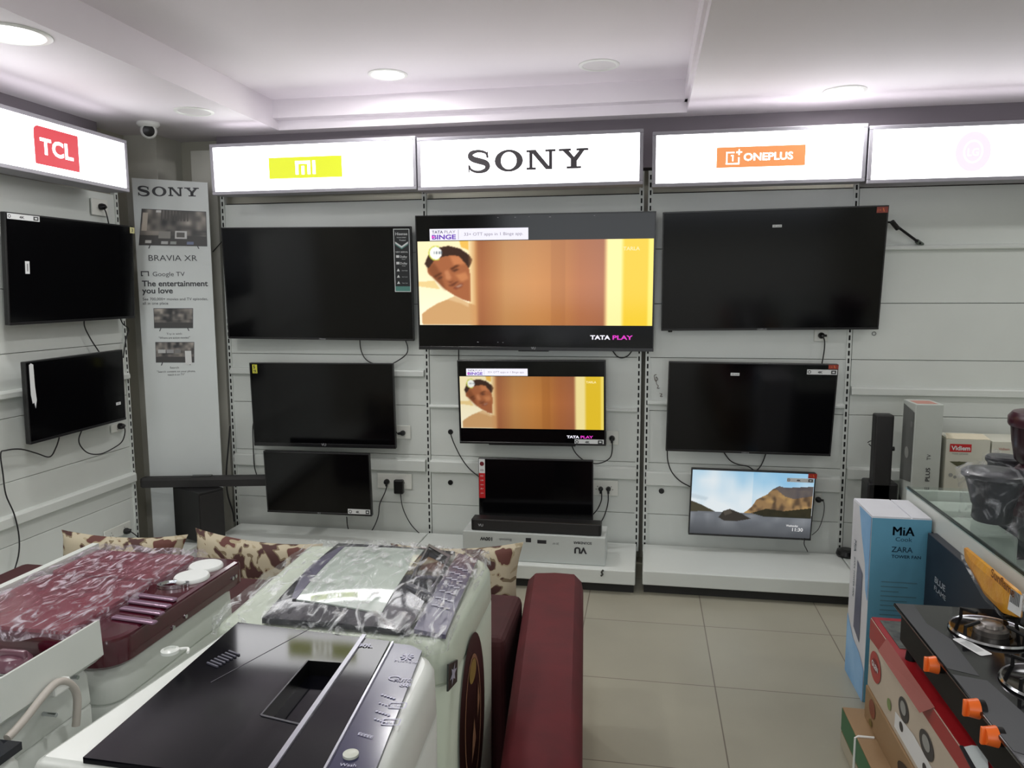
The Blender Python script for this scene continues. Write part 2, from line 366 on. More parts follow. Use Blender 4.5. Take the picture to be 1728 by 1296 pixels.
# ================================================================ illuminated signs
sign_white = mat('sign_panel_lit', (253, 253, 255), .5, emit=4.6)
sign_frame = mat('sign_frame', (150, 148, 156), .5, noise=.03)
def sign(label, T, w, h, dep=.14):
    t = thing('light_box_sign', label, 'sign', T.translation, T.to_3x3())
    m = MB(); m.T = T; f = .019
    for lo, hi in (((-w/2, -.004, h/2-f), (w/2, dep, h/2)), ((-w/2, -.004, -h/2), (w/2, dep, -h/2+f)), ((-w/2, -.004, -h/2+f), (-w/2+f, dep, h/2-f)), ((w/2-f, -.004, -h/2+f), (w/2, dep, h/2-f))): m.box(lo, hi, 0, .002, 1)
    m.box((-w/2+f, dep-.01, -h/2+f), (w/2-f, dep, h/2-f)); m.obj('frame', sign_frame, t)
    m = MB(); m.T = T; m.box((-w/2+f, 0, -h/2+f), (w/2-f, .006, h/2-f)); m.obj('panel', sign_white, t)
    m = MB(); m.T = T; m.box((-w/2+.03, dep*.25, h/2+.0002), (w/2-.03, dep*.75, h/2+.004)); m.obj('top_fill_strip', mat('added_fill_glow', (255, 250, 255), .5, emit=3.0), t)  # added glowing strip that brightens the soffit above the sign
    for sx in (-.42, .42):
        m = MB(); m.T = T; m.box((sx*w-.012, dep, -.05), (sx*w+.012, dep+.1, .0)); m.obj('bracket', white_metal, t)
    return t
def euler(tilt, roll, yaw):
    return Matrix.Rotation(math.radians(yaw), 4, 'Z') @ Matrix.Rotation(math.radians(tilt), 4, 'X') @ Matrix.Rotation(math.radians(roll), 4, 'Y')
def em(name, c, e=1.0):
    m = mat(name, c, .5, emit=e); m.node_tree.nodes['Principled BSDF'].inputs['Base Color'].default_value = (*[v*.12 for v in lin(c)], 1); return m
UP = Matrix.Rotation(PI/2, 4, 'X')       # local xy plane -> upright plane facing -y
TS = Matrix.Translation((-1.879, 4.15, 2.339)) @ euler(1.9, 0, 0)
t = sign('lit white sign box with a yellow MI logo patch', TS, 1.232, .285)
m = MB(); m.T = TS @ Matrix.Translation((0, -.002, 0)) @ UP
m.flat([(-.255, -.062), (.185, -.062), (.185, .055), (-.255, .055)]); m.obj('logo_patch', em('sign_yellow', (232, 240, 40), .95), t)
m = MB(); m.T = TS @ Matrix.Translation((0, -.003, 0)) @ UP
for x0, x1, y0, y1 in ((-.093, -.076, -.042, .032), (-.093, -.004, .016, .032), (-.021, -.004, -.042, .02), (-.057, -.040, -.042, .004), (.010, .027, -.042, .032)): m.flat([(x0, y0), (x1, y0), (x1, y1), (x0, y1)])
m.obj('lettering', sign_white, t)

def sony(m, x, y, h, mi=0, sx=1.0):
    """slab-serif capitals S O N Y with cap height h"""
    B = m.T
    m.T = B @ Matrix.Translation((x, y, 0)) @ Matrix.Diagonal((h*sx, h, 1, 1))
    P = [(1.06, .70, .05), (1.0, .90, .06), (.80, 1.0, .075), (.52, 1.03, .09), (.22, .95, .17), (.14, .78, .22), (.30, .63, .24), (.62, .53, .25), (.95, .42, .24), (1.06, .24, .21), (.93, .06, .15), (.62, -.02, .09), (.34, .02, .07), (.14, .14, .06), (.07, .32, .05)]
    L = []; Rr = []
    pts = []
    for i in range(len(P)-1):
        p = [Vector(P[max(0, min(len(P)-1, i+k))]) for k in (-1, 0, 1, 2)]
        for k in range(4):
            u = k/4; pts.append(.5*((2*p[1])+(p[2]-p[0])*u+(2*p[0]-5*p[1]+4*p[2]-p[3])*u*u+(3*p[1]-p[0]-3*p[2]+p[3])*u**3))
    pts.append(Vector(P[-1]))
    for i, p in enumerate(pts):
        d = (pts[min(i+1, len(pts)-1)]-pts[max(i-1, 0)]); n = Vector((-d.y, d.x)).normalized()*(p.z*1.0+.065)/2
        L.append((p.x+n.x, p.y+n.y, 0)); Rr.append((p.x-n.x, p.y-n.y, 0))
    n = len(L); m.add(L+Rr, [(i, i+1, n+i+1, n+i) for i in range(n-1)], mi)
    m.flat([(1.03, .66), (1.10, .66), (1.10, 1.0), (1.03, 1.0)], mi); m.flat([(.02, -.03), (.09, -.03), (.09, .36), (.02, .36)], mi)
    m.ring(2.18, .5, .745, .56, .41, .43, mi)
    q = lambda *c: m.flat(c, mi)
    for a, b in (((3.1, .88), (3.62, 1)), ((3.25, .05), (3.43, .95)), ((3.1, 0), (3.6, .12)), ((4.27, .0), (4.45, .95)), ((4.08, .88), (4.62, 1)), ((4.78, .88), (5.42, 1)), ((5.68, .88), (6.3, 1)), ((5.18, 0), (5.94, .12)), ((5.39, .05), (5.71, .48))): q(a, (b[0], a[1]), b, (a[0], b[1]))
    q((3.1, .93), (3.62, .93), (3.62, 1), (3.1, 1)); q((3.29, .05), (3.40, .05), (3.40, .95), (3.29, .95)); q((3.1, 0), (3.6, 0), (3.6, .07), (3.1, .07))
    q((3.26, 1), (3.58, 1), (4.42, 0), (4.12, 0)); q((4.31, 0), (4.42, 0), (4.42, .95), (4.31, .95)); q((4.1, .93), (4.6, .93), (4.6, 1), (4.1, 1))
    q((4.78, .93), (5.42, .93), (5.42, 1), (4.78, 1)); q((5.68, .93), (6.3, .93), (6.3, 1), (5.68, 1))
    q((4.93, .95), (5.25, .95), (5.68, .45), (5.42, .45)); q((5.88, .95), (6.14, .95), (5.72, .38), (5.48, .5)); q((5.42, .05), (5.68, .05), (5.68, .48), (5.42, .48)); q((5.2, 0), (5.92, 0), (5.92, .07), (5.2, .07))
    m.T = B
TS = Matrix.Translation((-.643, 4.15, 2.33)) @ euler(1.2, 0, 0)
t = sign('lit white sign box with large dark serif SONY lettering', TS, 1.225, .282)
m = MB(); m.T = TS @ Matrix.Translation((0, -.002, 0)) @ UP; sony(m, -.328, -.049, .104, 0, 1.0); m.obj('lettering', mat('sign_letter_dark', (58, 54, 58), .5, emit=.45), t)
TS = Matrix.Translation((.542, 4.15, 2.312)) @ euler(3, 0, 0)
t = sign('lit white sign box with an orange ONEPLUS logo patch', TS, 1.05, .28)
m = MB(); m.T = TS @ Matrix.Translation((0, -.002, 0)) @ UP; m.flat([(-.2, -.052), (.235, -.052), (.235, .05), (-.2, .05)]); m.obj('logo_patch', em('sign_orange', (246, 156, 92), .95), t)
m = MB(); m.T = TS @ Matrix.Translation((0, -.003, 0)) @ UP
q = lambda x0, x1, y0, y1: m.flat([(x0, y0), (x1, y0), (x1, y1), (x0, y1)])
q(-.152, -.146, -.036, .026); q(-.152, -.112, .020, .026); q(-.152, -.086, -.036, -.030); q(-.092, -.086, -.036, -.002); q(-.122, -.116, -.020, .010); q(-.128, -.116, .005, .010); q(-.103, -.075, .020, .026); q(-.092, -.086, .009, .037)
m.text('ONEPLUS', -.065, -.019, .24, .036, 0, 0, .02); m.obj('lettering', sign_white, t)
TS = Matrix.Translation((1.70, 4.15, 2.30)) @ euler(1, 0, 0)
t = sign('lit white sign box with a faint pink round logo at right', TS, 1.25, .28)
m = MB(); m.T = TS @ Matrix.Translation((0, -.002, 0)) @ UP
m.disc(-.145, .0, .08, 0, 0, .095); m.obj('logo_patch', em('sign_pink', (252, 222, 246), 1.15), t)
m = MB(); m.T = TS @ Matrix.Translation((0, -.003, 0)) @ UP; m.ring(-.145, 0, .045, .055, .037, .047); m.text('LG', -.145, -.02, .05, .035, 0, 0, .01, 'c'); m.obj('lettering', em('sign_pale_pink', (253, 236, 250), 1.4), t)
TS = Matrix.Translation((-2.8, 3.15, 2.318)) @ Matrix.Rotation(PI/2, 4, 'Z')
t = sign('lit white sign box with a red TCL logo on the left wall', TS, 1.37, .275)
m = MB(); m.T = TS @ Matrix.Translation((0, -.002, 0)) @ UP
m.flat(roundpoly([(.035, -.088), (.318, -.088), (.318, .088), (.035, .088)], [0, 0, 0, .035])); m.obj('logo_patch', em('sign_red', (226, 62, 74), .9), t)
m = MB(); m.T = TS @ Matrix.Translation((0, -.003, 0)) @ UP; m.text('T', .070, -.036, .068, .072, 0, 0, .03); m.text('C', .143, -.036, .072, .072, 0, 0, .03); m.text('L', .224, -.036, .054, .072, 0, 0, .03); m.obj('lettering', sign_white, t)

# ================================================================ television pictures
def polymask(X, Y, P):
    ins = np.zeros(X.shape, bool); n = len(P)
    for i in range(n):
        (x1, y1), (x2, y2) = P[i], P[(i+1) % n]
        if y1 == y2: continue
        c = ((y1 > Y) != (y2 > Y)) & (X < (x2-x1)*(Y-y1)/(y2-y1)+x1); ins ^= c
    return ins.astype(float)
def blur(a, k):
    for _ in range(k):
        p = np.pad(a, 1, mode='edge'); a = (p[:-2, 1:-1]+p[2:, 1:-1]+p[1:-1, :-2]+p[1:-1, 2:]+2*p[1:-1, 1:-1])/6
    return a
def film_picture(nx, ny):
    X, Y = np.meshgrid(np.linspace(0, 1573, nx), np.linspace(0, 563, ny)); I = np.zeros((ny, nx, 3))
    def put(mk, c, a=1.0):
        mk = (mk*a)[..., None]; I[:] = I*(1-mk)+np.array(c, float)*mk
    put(np.ones(X.shape), (253, 236, 184)); put(blur((X < 350).astype(float), 3)*np.clip(Y/500, .2, 1), (255, 246, 214))
    put(polymask(X, Y, [(0, 270), (110, 262), (150, 320), (0, 300)]), (226, 186, 106), .6)
    put(polymask(X, Y, [(290, 0), (350, 0), (350, 60), (300, 40)]), (240, 190, 90))
    put(polymask(X, Y, [(20, 563), (15, 490), (60, 455), (130, 415), (250, 368), (350, 415), (400, 430), (400, 563)]), (206, 160, 108))
    put(blur(polymask(X, Y, [(200, 390), (250, 368), (350, 415), (345, 440), (290, 415)]), 1), (226, 190, 142), .8)
    put(polymask(X, Y, [(62, 175), (110, 118), (190, 88), (250, 80), (300, 95), (345, 140), (362, 230), (360, 405), (310, 392), (245, 360), (190, 325), (145, 285), (100, 240), (68, 215)]), (166, 100, 64))
    put(blur(polymask(X, Y, [(62, 175), (110, 140), (150, 200), (190, 330), (145, 285), (100, 240)]), 6), (128, 74, 46), .8)
    put(blur(polymask(X, Y, [(220, 95), (300, 100), (330, 150), (250, 165)]), 6), (206, 132, 86), .8)
    put(blur(polymask(X, Y, [(255, 225), (330, 205), (350, 250), (300, 270)]), 5), (206, 136, 88), .8)
    for P, c in (([(222, 182), (268, 156), (290, 160), (235, 192)], (70, 38, 26)), ([(108, 232), (160, 205), (166, 214), (118, 242)], (82, 46, 30)),
                 ([(232, 196), (268, 182), (284, 188), (250, 204)], (58, 34, 28)), ([(130, 248), (165, 232), (172, 240), (142, 254)], (74, 42, 32)),
                 ([(196, 262), (222, 270), (252, 258), (226, 282)], (110, 60, 42)), ([(236, 314), (282, 284), (312, 280), (300, 306), (262, 322)], (122, 66, 50)),
                 ([(262, 302), (298, 288), (303, 294), (272, 308)], (222, 196, 172)), ([(198, 296), (240, 300), (278, 270), (262, 268), (226, 288)], (92, 50, 36))):
        put(blur(polymask(X, Y, P), 2), c, .8)
    put(blur(polymask(X, Y, [(184, 200), (206, 190), (232, 244), (214, 262), (190, 250)]), 3), (210, 142, 98), .7)
    put(polymask(X, Y, [(44, 150), (80, 78), (145, 42), (215, 30), (295, 50), (355, 92), (378, 125), (352, 182), (326, 145), (285, 100), (240, 92), (175, 102), (115, 125), (70, 180)]), (62, 42, 34))
    d = np.clip((X-345)/55, 0, 1); put(d, (206, 150, 96))
    B = np.stack([np.interp(X, [380, 440, 600, 800, 960, 1100, 1255], v) for v in ((184, 176, 200, 204, 196, 182, 176), (118, 106, 136, 132, 122, 106, 104), (76, 68, 80, 70, 60, 62, 70))], -1)
    B = np.array([.93, .97, .97])*B*(1.06-.16*np.abs(Y/563-.5)[..., None]); mk = np.clip((X-392)/26, 0, 1)[..., None]; I[:] = I*(1-mk)+B*mk
    put(((X > 905) & (X < 1000)).astype(float), (150, 86, 44), .25)
    put(np.clip((X-1252)/30, 0, 1), (255, 236, 160)); put(np.clip((X-1365)/25, 0, 1), (238, 200, 48)); put(np.clip((X-1535)/12, 0, 1), (252, 228, 110))
    # round channel badge
    r = np.hypot(X-125, Y-78); put((r < 50).astype(float)*(X < 150), (196, 206, 70)); put((r < 42).astype(float), (250, 250, 244)); put(((np.abs(Y-76) < 9) & (np.abs(X-142) < 32) & ((X//9) % 2 < 1)).astype(float), (110, 120, 130))
    I[:] = np.stack([blur(I[..., k], 1) for k in range(3)], -1)
    return np.clip(I, 0, 255)
def landscape_picture(nx, ny):
    X, Y = np.meshgrid(np.linspace(0, 830, nx), np.linspace(0, 445, ny)); I = np.zeros((ny, nx, 3)); rs = np.random.RandomState(3)
    def nz(s, seed):
        r = np.random.RandomState(seed); a = r.rand(int(445/s)+3, int(830/s)+3); gx = X/s; gy = Y/s; x0 = gx.astype(int); y0 = gy.astype(int); fx = gx-x0; fy = gy-y0
        return (a[y0, x0]*(1-fx)+a[y0, x0+1]*fx)*(1-fy)+(a[y0+1, x0]*(1-fx)+a[y0+1, x0+1]*fx)*fy
    def put(mk, c, a=1.0): mk = (mk*a)[..., None]; I[:] = I*(1-mk)+np.array(c, float)*mk
    put(np.ones(X.shape), (150, 200, 232)); put(np.clip(nz(160, 1)*.8+nz(70, 2)*.5-.35+(Y/600)+.3*(X < 420), 0, 1), (234, 242, 246))
    put(blur(polymask(X, Y, [(0, 165), (120, 190), (100, 210), (0, 195)]), 3), (188, 204, 214), .6)
    put((Y > 285).astype(float), (112, 116, 122)); put(np.clip(nz(60, 5)*1.3-.5, 0, 1)*(Y > 300), (160, 164, 168), .7); put(np.clip((Y-330)/120, 0, 1), (66, 68, 72), .85)
    put(polymask(X, Y, [(0, 215), (70, 240), (170, 285), (0, 290)]), (74, 70, 56))
    cl = polymask(X, Y, [(370, 285), (420, 240), (450, 190), (520, 150), (560, 110), (600, 90), (640, 100), (830, 85), (830, 300), (520, 300), (450, 290)])
    put(cl, (150, 120, 84)); put(cl*np.clip(nz(26, 7)*2.4-.9, 0, 1), (86, 70, 56), .9); put(cl*np.clip(nz(40, 8)*2-1, 0, 1), (216, 176, 110), .8)
    put(polymask(X, Y, [(570, 105), (600, 90), (640, 100), (830, 85), (830, 150), (700, 175), (640, 160)]), (88, 86, 92), .8)
    put(polymask(X, Y, [(420, 285), (520, 250), (640, 262), (830, 232), (830, 305), (500, 305)]), (40, 40, 30), .9)
    put(polymask(X, Y, [(195, 325), (225, 280), (270, 262), (350, 290), (420, 325), (330, 345), (230, 345)]), (58, 54, 50)); put(polymask(X, Y, [(225, 280), (270, 262), (290, 290), (240, 310)]), (94, 88, 80), .7)
    return np.clip(I, 0, 255)

# ================================================================ televisions
tv_body = mat('tv_back_shell', (20, 20, 21), .4); tv_bezel = mat('tv_bezel', (24, 24, 26), .3, spec=.6)
scr_off = mat('screen_glass_off', (7, 7, 9), .12, spec=.35); scr_film = mat('screen_film', (4, 4, 4), .12, attr='emit', emit=1.12, spec=.35)
scr_film2 = mat('screen_film_small', (4, 4, 4), .15, attr='emit', emit=.86, spec=.3); scr_land = mat('screen_landscape', (4, 4, 4), .15, attr='emit', emit=.9, spec=.3)
def tv(label, c, w, h, tilt, yaw, roll, bz=.007, chin=.012, wall=None, pic=None, grp=None):
    T = Matrix.Translation(c) @ euler(tilt, roll, yaw)
    t = thing('television', label, 'television', T.translation, T.to_3x3(), grp)
    m = MB(); m.T = T; m.box((-w/2, .004, -h/2), (w/2, .028, h/2), 0, .004); m.box((-w*.36, .028, -h*.42), (w*.36, .052, h*.18), 0, .012); m.obj('back_shell', tv_body, t)
    m = MB(); m.T = T
    for lo, hi in (((-w/2, 0, h/2-bz), (w/2, .012, h/2)), ((-w/2, -.002, -h/2), (w/2, .012, -h/2+chin)), ((-w/2, 0, -h/2+chin), (-w/2+bz, .012, h/2-bz)), ((w/2-bz, 0, -h/2+chin), (w/2, .012, h/2-bz))): m.box(lo, hi, 0, .0012, 1)
    m.obj('bezel', tv_bezel, t)
    m = MB(); m.T = T; m.box((-w/2+bz, .002, -h/2+chin), (w/2-bz, .006, h/2-bz)); m.obj('screen', scr_off, t)
    # wall bracket back to the panel
    ax = (T.to_3x3() @ Vector((0, 1, 0))); back = T @ Vector((0, .05, 0))
    gap = (4.5-back.y) if wall is None else (back.x+3.05)
    if gap > .02:
        m = MB(); B = Matrix.Translation(back) @ Matrix.Rotation(math.radians(yaw), 4, 'Z')
        m.T = B; m.box((-.13, gap-.012, -.09), (.13, gap-.002, .09)); m.box((-.025, -.004, -.05), (.025, gap-.01, .05))
        m.box((-.11, -.012, -min(.13, h*.3)), (-.08, .003, min(.13, h*.3))); m.box((.08, -.012, -min(.13, h*.3)), (.11, .003, min(.13, h*.3)))
        m.obj('wall_bracket', mat('bracket_black', (30, 30, 32), .5, .6), t)
    return t, T
def on(T, dy=-.001): return T @ Matrix.Translation((0, dy, 0)) @ UP
def sticker(t, T, x0, x1, z0, z1, mats, draw=None, name='sticker', dy=-.0015, label=None):
    m = MB(); m.T = on(T, dy); m.prism([(x0, z0), (x1, z0), (x1, z1), (x0, z1)], -.0005, .0002, 0)
    if draw:
        m.T = on(T, dy-.0006) @ Matrix.Translation((x0, z0, 0)); draw(m, x1-x0, z1-z0)
    return m.obj(name, mats, t, label=label)
def brand(t, T, x, z, s, w, dy=-.0028):
    m = MB(); m.T = on(T, dy); m.text(s, x, z, w, None, 0, 0, .01, 'c'); m.obj('brand_mark', mat('silver_ink', (170, 172, 175), .4), t)
def spec_label(m, w, h):          # white strip sticker: round mark, bold dark text, dark block
    m.ring(h*.45, h*.5, h*.32, h*.32, h*.2, h*.2, 1); m.flat([(w*.80, h*.15), (w*.96, h*.15), (w*.96, h*.85), (w*.80, h*.85)], 1)
    m.text('4K', w*.36, h*.25, w*.16, h*.45, 1, .0001, .03); m.flat([(w*.84, h*.35), (w*.92, h*.35), (w*.92, h*.65), (w*.84, h*.65)], 0, .0003)
STK = [paper, mat('sticker_dark', (50, 52, 54), .5)]
TVS = 'large black televisions hung on the walls'
# top row
t1, T = tv('switched-off television with a tall feature sticker at its right edge', (-1.971, 4.38, 1.684), 1.19, .679, 3.4, 2.2, .5)
def feat(m, w, h):
    f = .004; m.flat([(f, f), (w-f, f), (w-f, h-f), (f, h-f)], 1); m.flat([(f, f), (w-f, f), (w-f, h*.09), (f, h*.09)], 2, .0002)
    m.text('Hisense', w*.5, h*.9, w*.74, None, 0, .0003, .01, 'c'); m.text('VIDAA SMART', w*.5, h*.855, w*.6, None, 0, .0003, 0, 'c'); m.text('Trusted', w*.55, h*.81, w*.4, None, 0, .0003, 0, 'c')
    m.flat([(w*.1, h*.80), (w*.5, h*.73), (w*.9, h*.80), (w*.9, h*.77), (w*.5, h*.70), (w*.1, h*.77)], 0, .0003); m.flat([(w*.1, h*.77), (w*.5, h*.70), (w*.9, h*.77), (w*.9, h*.75), (w*.5, h*.68), (w*.1, h*.75)], 2, .0003)
    m.text('NEW ARRIVAL', w*.5, h*.625, w*.76, None, 0, .0003, .01, 'c')
    for k, s in enumerate(('Dolby', 'Dolby')): m.text(s, w*.38, h*(.545-.105*k), w*.44, None, 0, .0003, .01); m.flat([(w*.14, h*(.545-.105*k)), (w*.33, h*(.545-.105*k)), (w*.33, h*(.585-.105*k)), (w*.14, h*(.585-.105*k))], 0, .0003); m.text('Vision' if k == 0 else 'Atmos', w*.48, h*(.515-.105*k), w*.22, None, 0, .0003)
    for k, s in enumerate(('Game Mode', 'Voice Control', 'Wide Color')):
        m.text(s, w*.46, h*(.335-.1*k), w*.36, None, 0, .0003); m.flat([(w*.15, h*(.33-.1*k)), (w*.34, h*(.33-.1*k)), (w*.25, h*(.375-.1*k))], 0, .0003)
sticker(t1, T, .487, .585, -.045, .325, [paper, mat('sticker_black', (22, 26, 28), .4), mat('sticker_teal', (86, 142, 132), .4)], feat, 'feature_sticker')
brand(t1, T, .02, -.337, 'Hisense', .04)
t2, T2 = tv('largest television playing a film with a smiling man behind a door', (-.647, 4.38, 1.682), 1.381, .784, 2.9, 1.0, .1, bz=.006, chin=.02)
t3, T3 = tv('switched-off television beside the bracket arm, with a red corner tag', (.662, 4.38, 1.74), 1.161, .659, 8.4, .5, -.6)
RTAG = [mat('tag_red_brown', (150, 62, 50), .4), mat('tag_orange', (226, 120, 60), .4)]
def rtag(m, w, h): m.flat([(w*.62, h*.2), (w*.72, h*.2), (w*.62, h*.8), (w*.52, h*.8)], 1); m.text('1+', w*.1, h*.25, w*.3, h*.45, 1)
sticker(t3, T3, .52, .576, .292, .323, RTAG, rtag, 'corner_tag')
sticker(t3, T3, .0, .048, .232, .246, STK, lambda m, w, h: m.text('43 inch', w*.1, h*.25, w*.8, h*.5, 1), 'size_sticker')
brand(t3, T3, -.03, -.328, 'ONEPLUS', .05)
for sx, nm in ((-.53, 'foot_stud'), ):
    m = MB(); m.T = T3 @ Matrix.Translation((sx, .02, -.34)); m.lathe([(.012, 0), (.012, .012), (.006, .016)], 0, 16); m.obj(nm, black_plastic, t3)
# middle row
t4, T = tv('switched-off television with a small yellow sticker, middle of its column', (-1.965, 4.38, .94), .928, .527, 1.6, 1.1, -.3, chin=.022)
YS = [mat('sticker_yellow', (206, 204, 70), .5), ink]
sticker(t4, T, -.444, -.412, .198, .253, YS, lambda m, w, h: (m.text('5', w*.2, h*.55, w*.4, h*.35, 1, 0, .03), m.text('YR', w*.15, h*.1, w*.7, h*.3, 1, 0, .03)), 'yellow_sticker')
brand(t4, T, .0, -.255, 'VU', .03)
t5, T5 = tv('smaller television showing the same film, under the largest one', (-.66, 4.38, .984), .874, .504, 2.9, .6, -.6, bz=.008, chin=.012)
t6, T6 = tv('switched-off television with a white strip sticker in its top right corner', (.578, 4.38, .975), .906, .524, 6.9, 1.9, .5)
sticker(t6, T6, .40, .452, .237, .261, RTAG, rtag, 'corner_tag'); sticker(t6, T6, .29, .448, .205, .233, STK, spec_label, 'spec_sticker')
sticker(t6, T6, -.115, -.067, .19, .206, STK, lambda m, w, h: m.text('43 inch', w*.1, h*.25, w*.8, h*.5, 1), 'size_sticker')
brand(t6, T6, -.01, -.26, 'ONEPLUS', .04)
# bottom row
t7, T7 = tv('small switched-off television above the wrapped washing machine', (-1.931, 4.2, .493), .668, .384, 3.1, .7, -.1)
sticker(t7, T7, .185, .325, -.183, -.15, STK, spec_label, 'spec_sticker')
brand(t7, T7, .0, -.19, 'VU', .02)
t8, T8 = tv('small switched-off television with a red and white strip down its left edge', (-.622, 4.3, .476), .672, .376, -.1, 2.1, -.3)
RS = [paper, red_ink, mat('tag_maroon', (110, 30, 40), .4)]
def redstrip(m, w, h):
    m.flat([(0, 0), (w, 0), (w, h*.64), (0, h*.64)], 1); m.disc(w*.5, h*.88, w*.36, 2, .0002)
    m.text('LED', w*.2, h*.7, w*.6, None, 2, .0002)
    for k in range(5): m.text(('HD', 'USB', 'HDMI', 'A+', '20W')[k], w*.22, h*(.55-.11*k), w*.5, None, 0, .0002)
sticker(t8, T8, -.333, -.297, -.05, .184, RS, redstrip, 'red_strip_sticker')
sticker(t8, T8, -.335, -.19, -.185, -.17, STK, lambda m, w, h: [m.flat([(w*k, h*.3), (w*(k+.06), h*.3), (w*(k+.06), h*.7), (w*k, h*.7)], 1) for k in (.08, .2, .32, .44, .56)], 'spec_sticker', dy=-.003)
brand(t8, T8, .28, -.181, 'LLOYD', .05, -.003)
t9, T9 = tv('small television showing a seaside cliff picture', (.603, 4.38, .428), .681, .397, 4.1, 3.1, 1.0, bz=.006, chin=.01)
# left wall
tl1, TL1 = tv('upper switched-off television on the left wall with two corner stickers', (-2.93, 3.563, 1.748), .882, .526, 3, 89.3, -.5, wall=1)
sticker(tl1, TL1, -.43, -.24, .232, .258, STK, spec_label, 'spec_sticker')
sticker(tl1, TL1, -.338, -.312, -.02, .04, STK, lambda m, w, h: m.flat([(w*.42, h*.2), (w*.58, h*.2), (w*.58, h*.8), (w*.42, h*.8)], 1), 'size_sticker')
sticker(tl1, TL1, .412, .45, .222, .256, [mat('sticker_pale_yellow', (206, 204, 150), .5), ink], lambda m, w, h: m.text('3', w*.35, h*.25, w*.3, h*.5, 1, 0, .02), 'yellow_sticker')
tl2, TL2 = tv('lower switched-off television on the left wall with a torn white strip', (-2.93, 3.521, 1.109), .701, .403, 1.5, 90.5, -.8, wall=1)
m = MB(); m.T = on(TL2, -.0015); m.prism([(-.330, .185), (-.318, .192), (-.304, .185), (-.302, .08), (-.296, .01), (-.305, -.03), (-.313, .0), (-.322, -.005), (-.330, .04)], -.0005, .0003); m.obj('torn_sticker', paper, tl2)
sticker(tl2, TL2, .272, .31, -.108, -.092, STK, lambda m, w, h: m.text('LED', w*.2, h*.25, w*.6, h*.5, 1), 'size_sticker')

def film_on(t, T, w, h, nx, ny, mt, bz, e):
    """letterboxed film, banner and captions shown on a lit screen"""
    u0, u1, v0, v1 = (-w/2+bz, w/2-bz, h/2-h*.19, h/2-h*.812)
    C = film_picture(nx, ny); m = MB(); m.T = on(T, .0012)
    m.grid(nx, ny, lambda u, v: (u0+(u1-u0)*u, v0+(v1-v0)*v, 0), C); m.v = [p for p in m.v]; m.f = [f[::-1] for f in m.f]
    m.obj('film_picture', mt, t)
    W_ = em('screen_white'+e, (246, 244, 255), .95); PU = em('screen_purple'+e, (122, 80, 200), .8); PK = em('screen_pink'+e, (232, 60, 205), .9); GY = em('screen_grey'+e, (150, 140, 160), .8)
    NB = em('screen_navy'+e, (52, 44, 96), .8)
    m = MB(); m.T = on(T, .001); k = w/1.381
    x0, x1, z0, z1 = -w/2+.085*k, -w/2+.665*k, h/2-.145*k, h/2-.078*k
    m.flat([(x0, z0), (x1, z0), (x1, z1), (x0, z1)], 0)
    m.text('TATA', x0+.014*k, z1-.026*k, .066*k, .016*k, 4, .0004, .015); m.text('PLAY', x0+.088*k, z1-.026*k, .066*k, .016*k, 3, .0004)
    m.text('BINGE', x0+.014*k, z0+.008*k, .142*k, .026*k, 1, .0004, .035); m.flat([(x0+.012*k, z0+.012*k), (x0+.036*k, z0+.019*k), (x0+.012*k, z0+.03*k)], 2, .0006)
    m.flat([(x0+.17*k, z0+.006*k), (x0+.172*k, z0+.006*k), (x0+.172*k, z1-.006*k), (x0+.17*k, z1-.006*k)], 3, .0004)
    m.text('33+ OTT apps in 1 Binge app.', x0+.205*k, z0+.026*k, .345*k, .017*k, 3, .0004)
    m.obj('banner', [W_, PU, PK, GY, NB], t)
    m = MB(); m.T = on(T, .001)
    m.text('TATA', w/2-.36*k, -h/2+.068*k, .115*k, .024*k, 0, 0, .04); m.text('PLAY', w/2-.232*k, -h/2+.068*k, .115*k, .024*k, 1, 0, .03)
    m.obj('caption', [W_, PK], t)
    m = MB(); m.T = on(T, .0006); m.text('TARLA', w/2-.178*k, h/2-.212*k-.0, .092*k, .02*k, 0, 0, .02); m.obj('channel_mark', em('screen_cream'+e, (252, 236, 170), 1), t)
film_on(t2, T2, 1.381, .784, 330, 124, scr_film, .010, '')
film_on(t5, T5, .874, .504, 210, 78, scr_film2, .012, '_small')
brand(t2, T2, .0, -.384, 'VU', .025, -.0035)
m = MB(); m.T = T2; m.box((-.09, .0, -.398), (.09, .02, -.390), 0, .002); m.obj('sensor_bar', black_plastic, t2)
m = MB(); m.T = on(T2, -.0012)
for x, z, r in ((-.1, .372, .006), (-.02, .375, .004), (.1, .371, .007), (-.2, .373, .005), (.35, .374, .005), (-.33, -.345, .006), (-.21, -.345, .004), (-.18, -.346, .004)): m.disc(x, z, r, ry=r*.35, seg=8)
m.obj('dust_specks', mat('film_speck', (150, 150, 155), .3), t2, kind='stuff')
sticker(t5, T5, .255, .425, -.245, -.215, STK, spec_label, 'spec_sticker')
m = MB(); m.T = T5; m.box((-.26, .003, -.26), (.26, .026, -.251), 0, .002); m.obj('lower_trim', black_plastic, t5)
C = landscape_picture(200, 112); m = MB(); m.T = on(T9, .0012)
m.grid(200, 112, lambda u, v: (-.334+.668*u, .192-.38*v, 0), C); m.f = [f[::-1] for f in m.f]; m.obj('screen_picture', scr_land, t9)
m = MB(); m.T = on(T9, .0006); m.text('11:30', .235, -.148, .058, .02, 0, 0, .01); m.text('Wednesday', .2, -.122, .065, .012, 0, 0, .01); m.obj('clock_caption', em('screen_white_dim', (235, 235, 235), .9), t9)
sticker(t9, T9, .298, .345, .168, .196, [mat('tag_red', (176, 50, 44), .4), RTAG[1]], rtag, 'corner_tag'); sticker(t9, T9, .185, .33, .143, .166, STK, spec_label, 'spec_sticker')

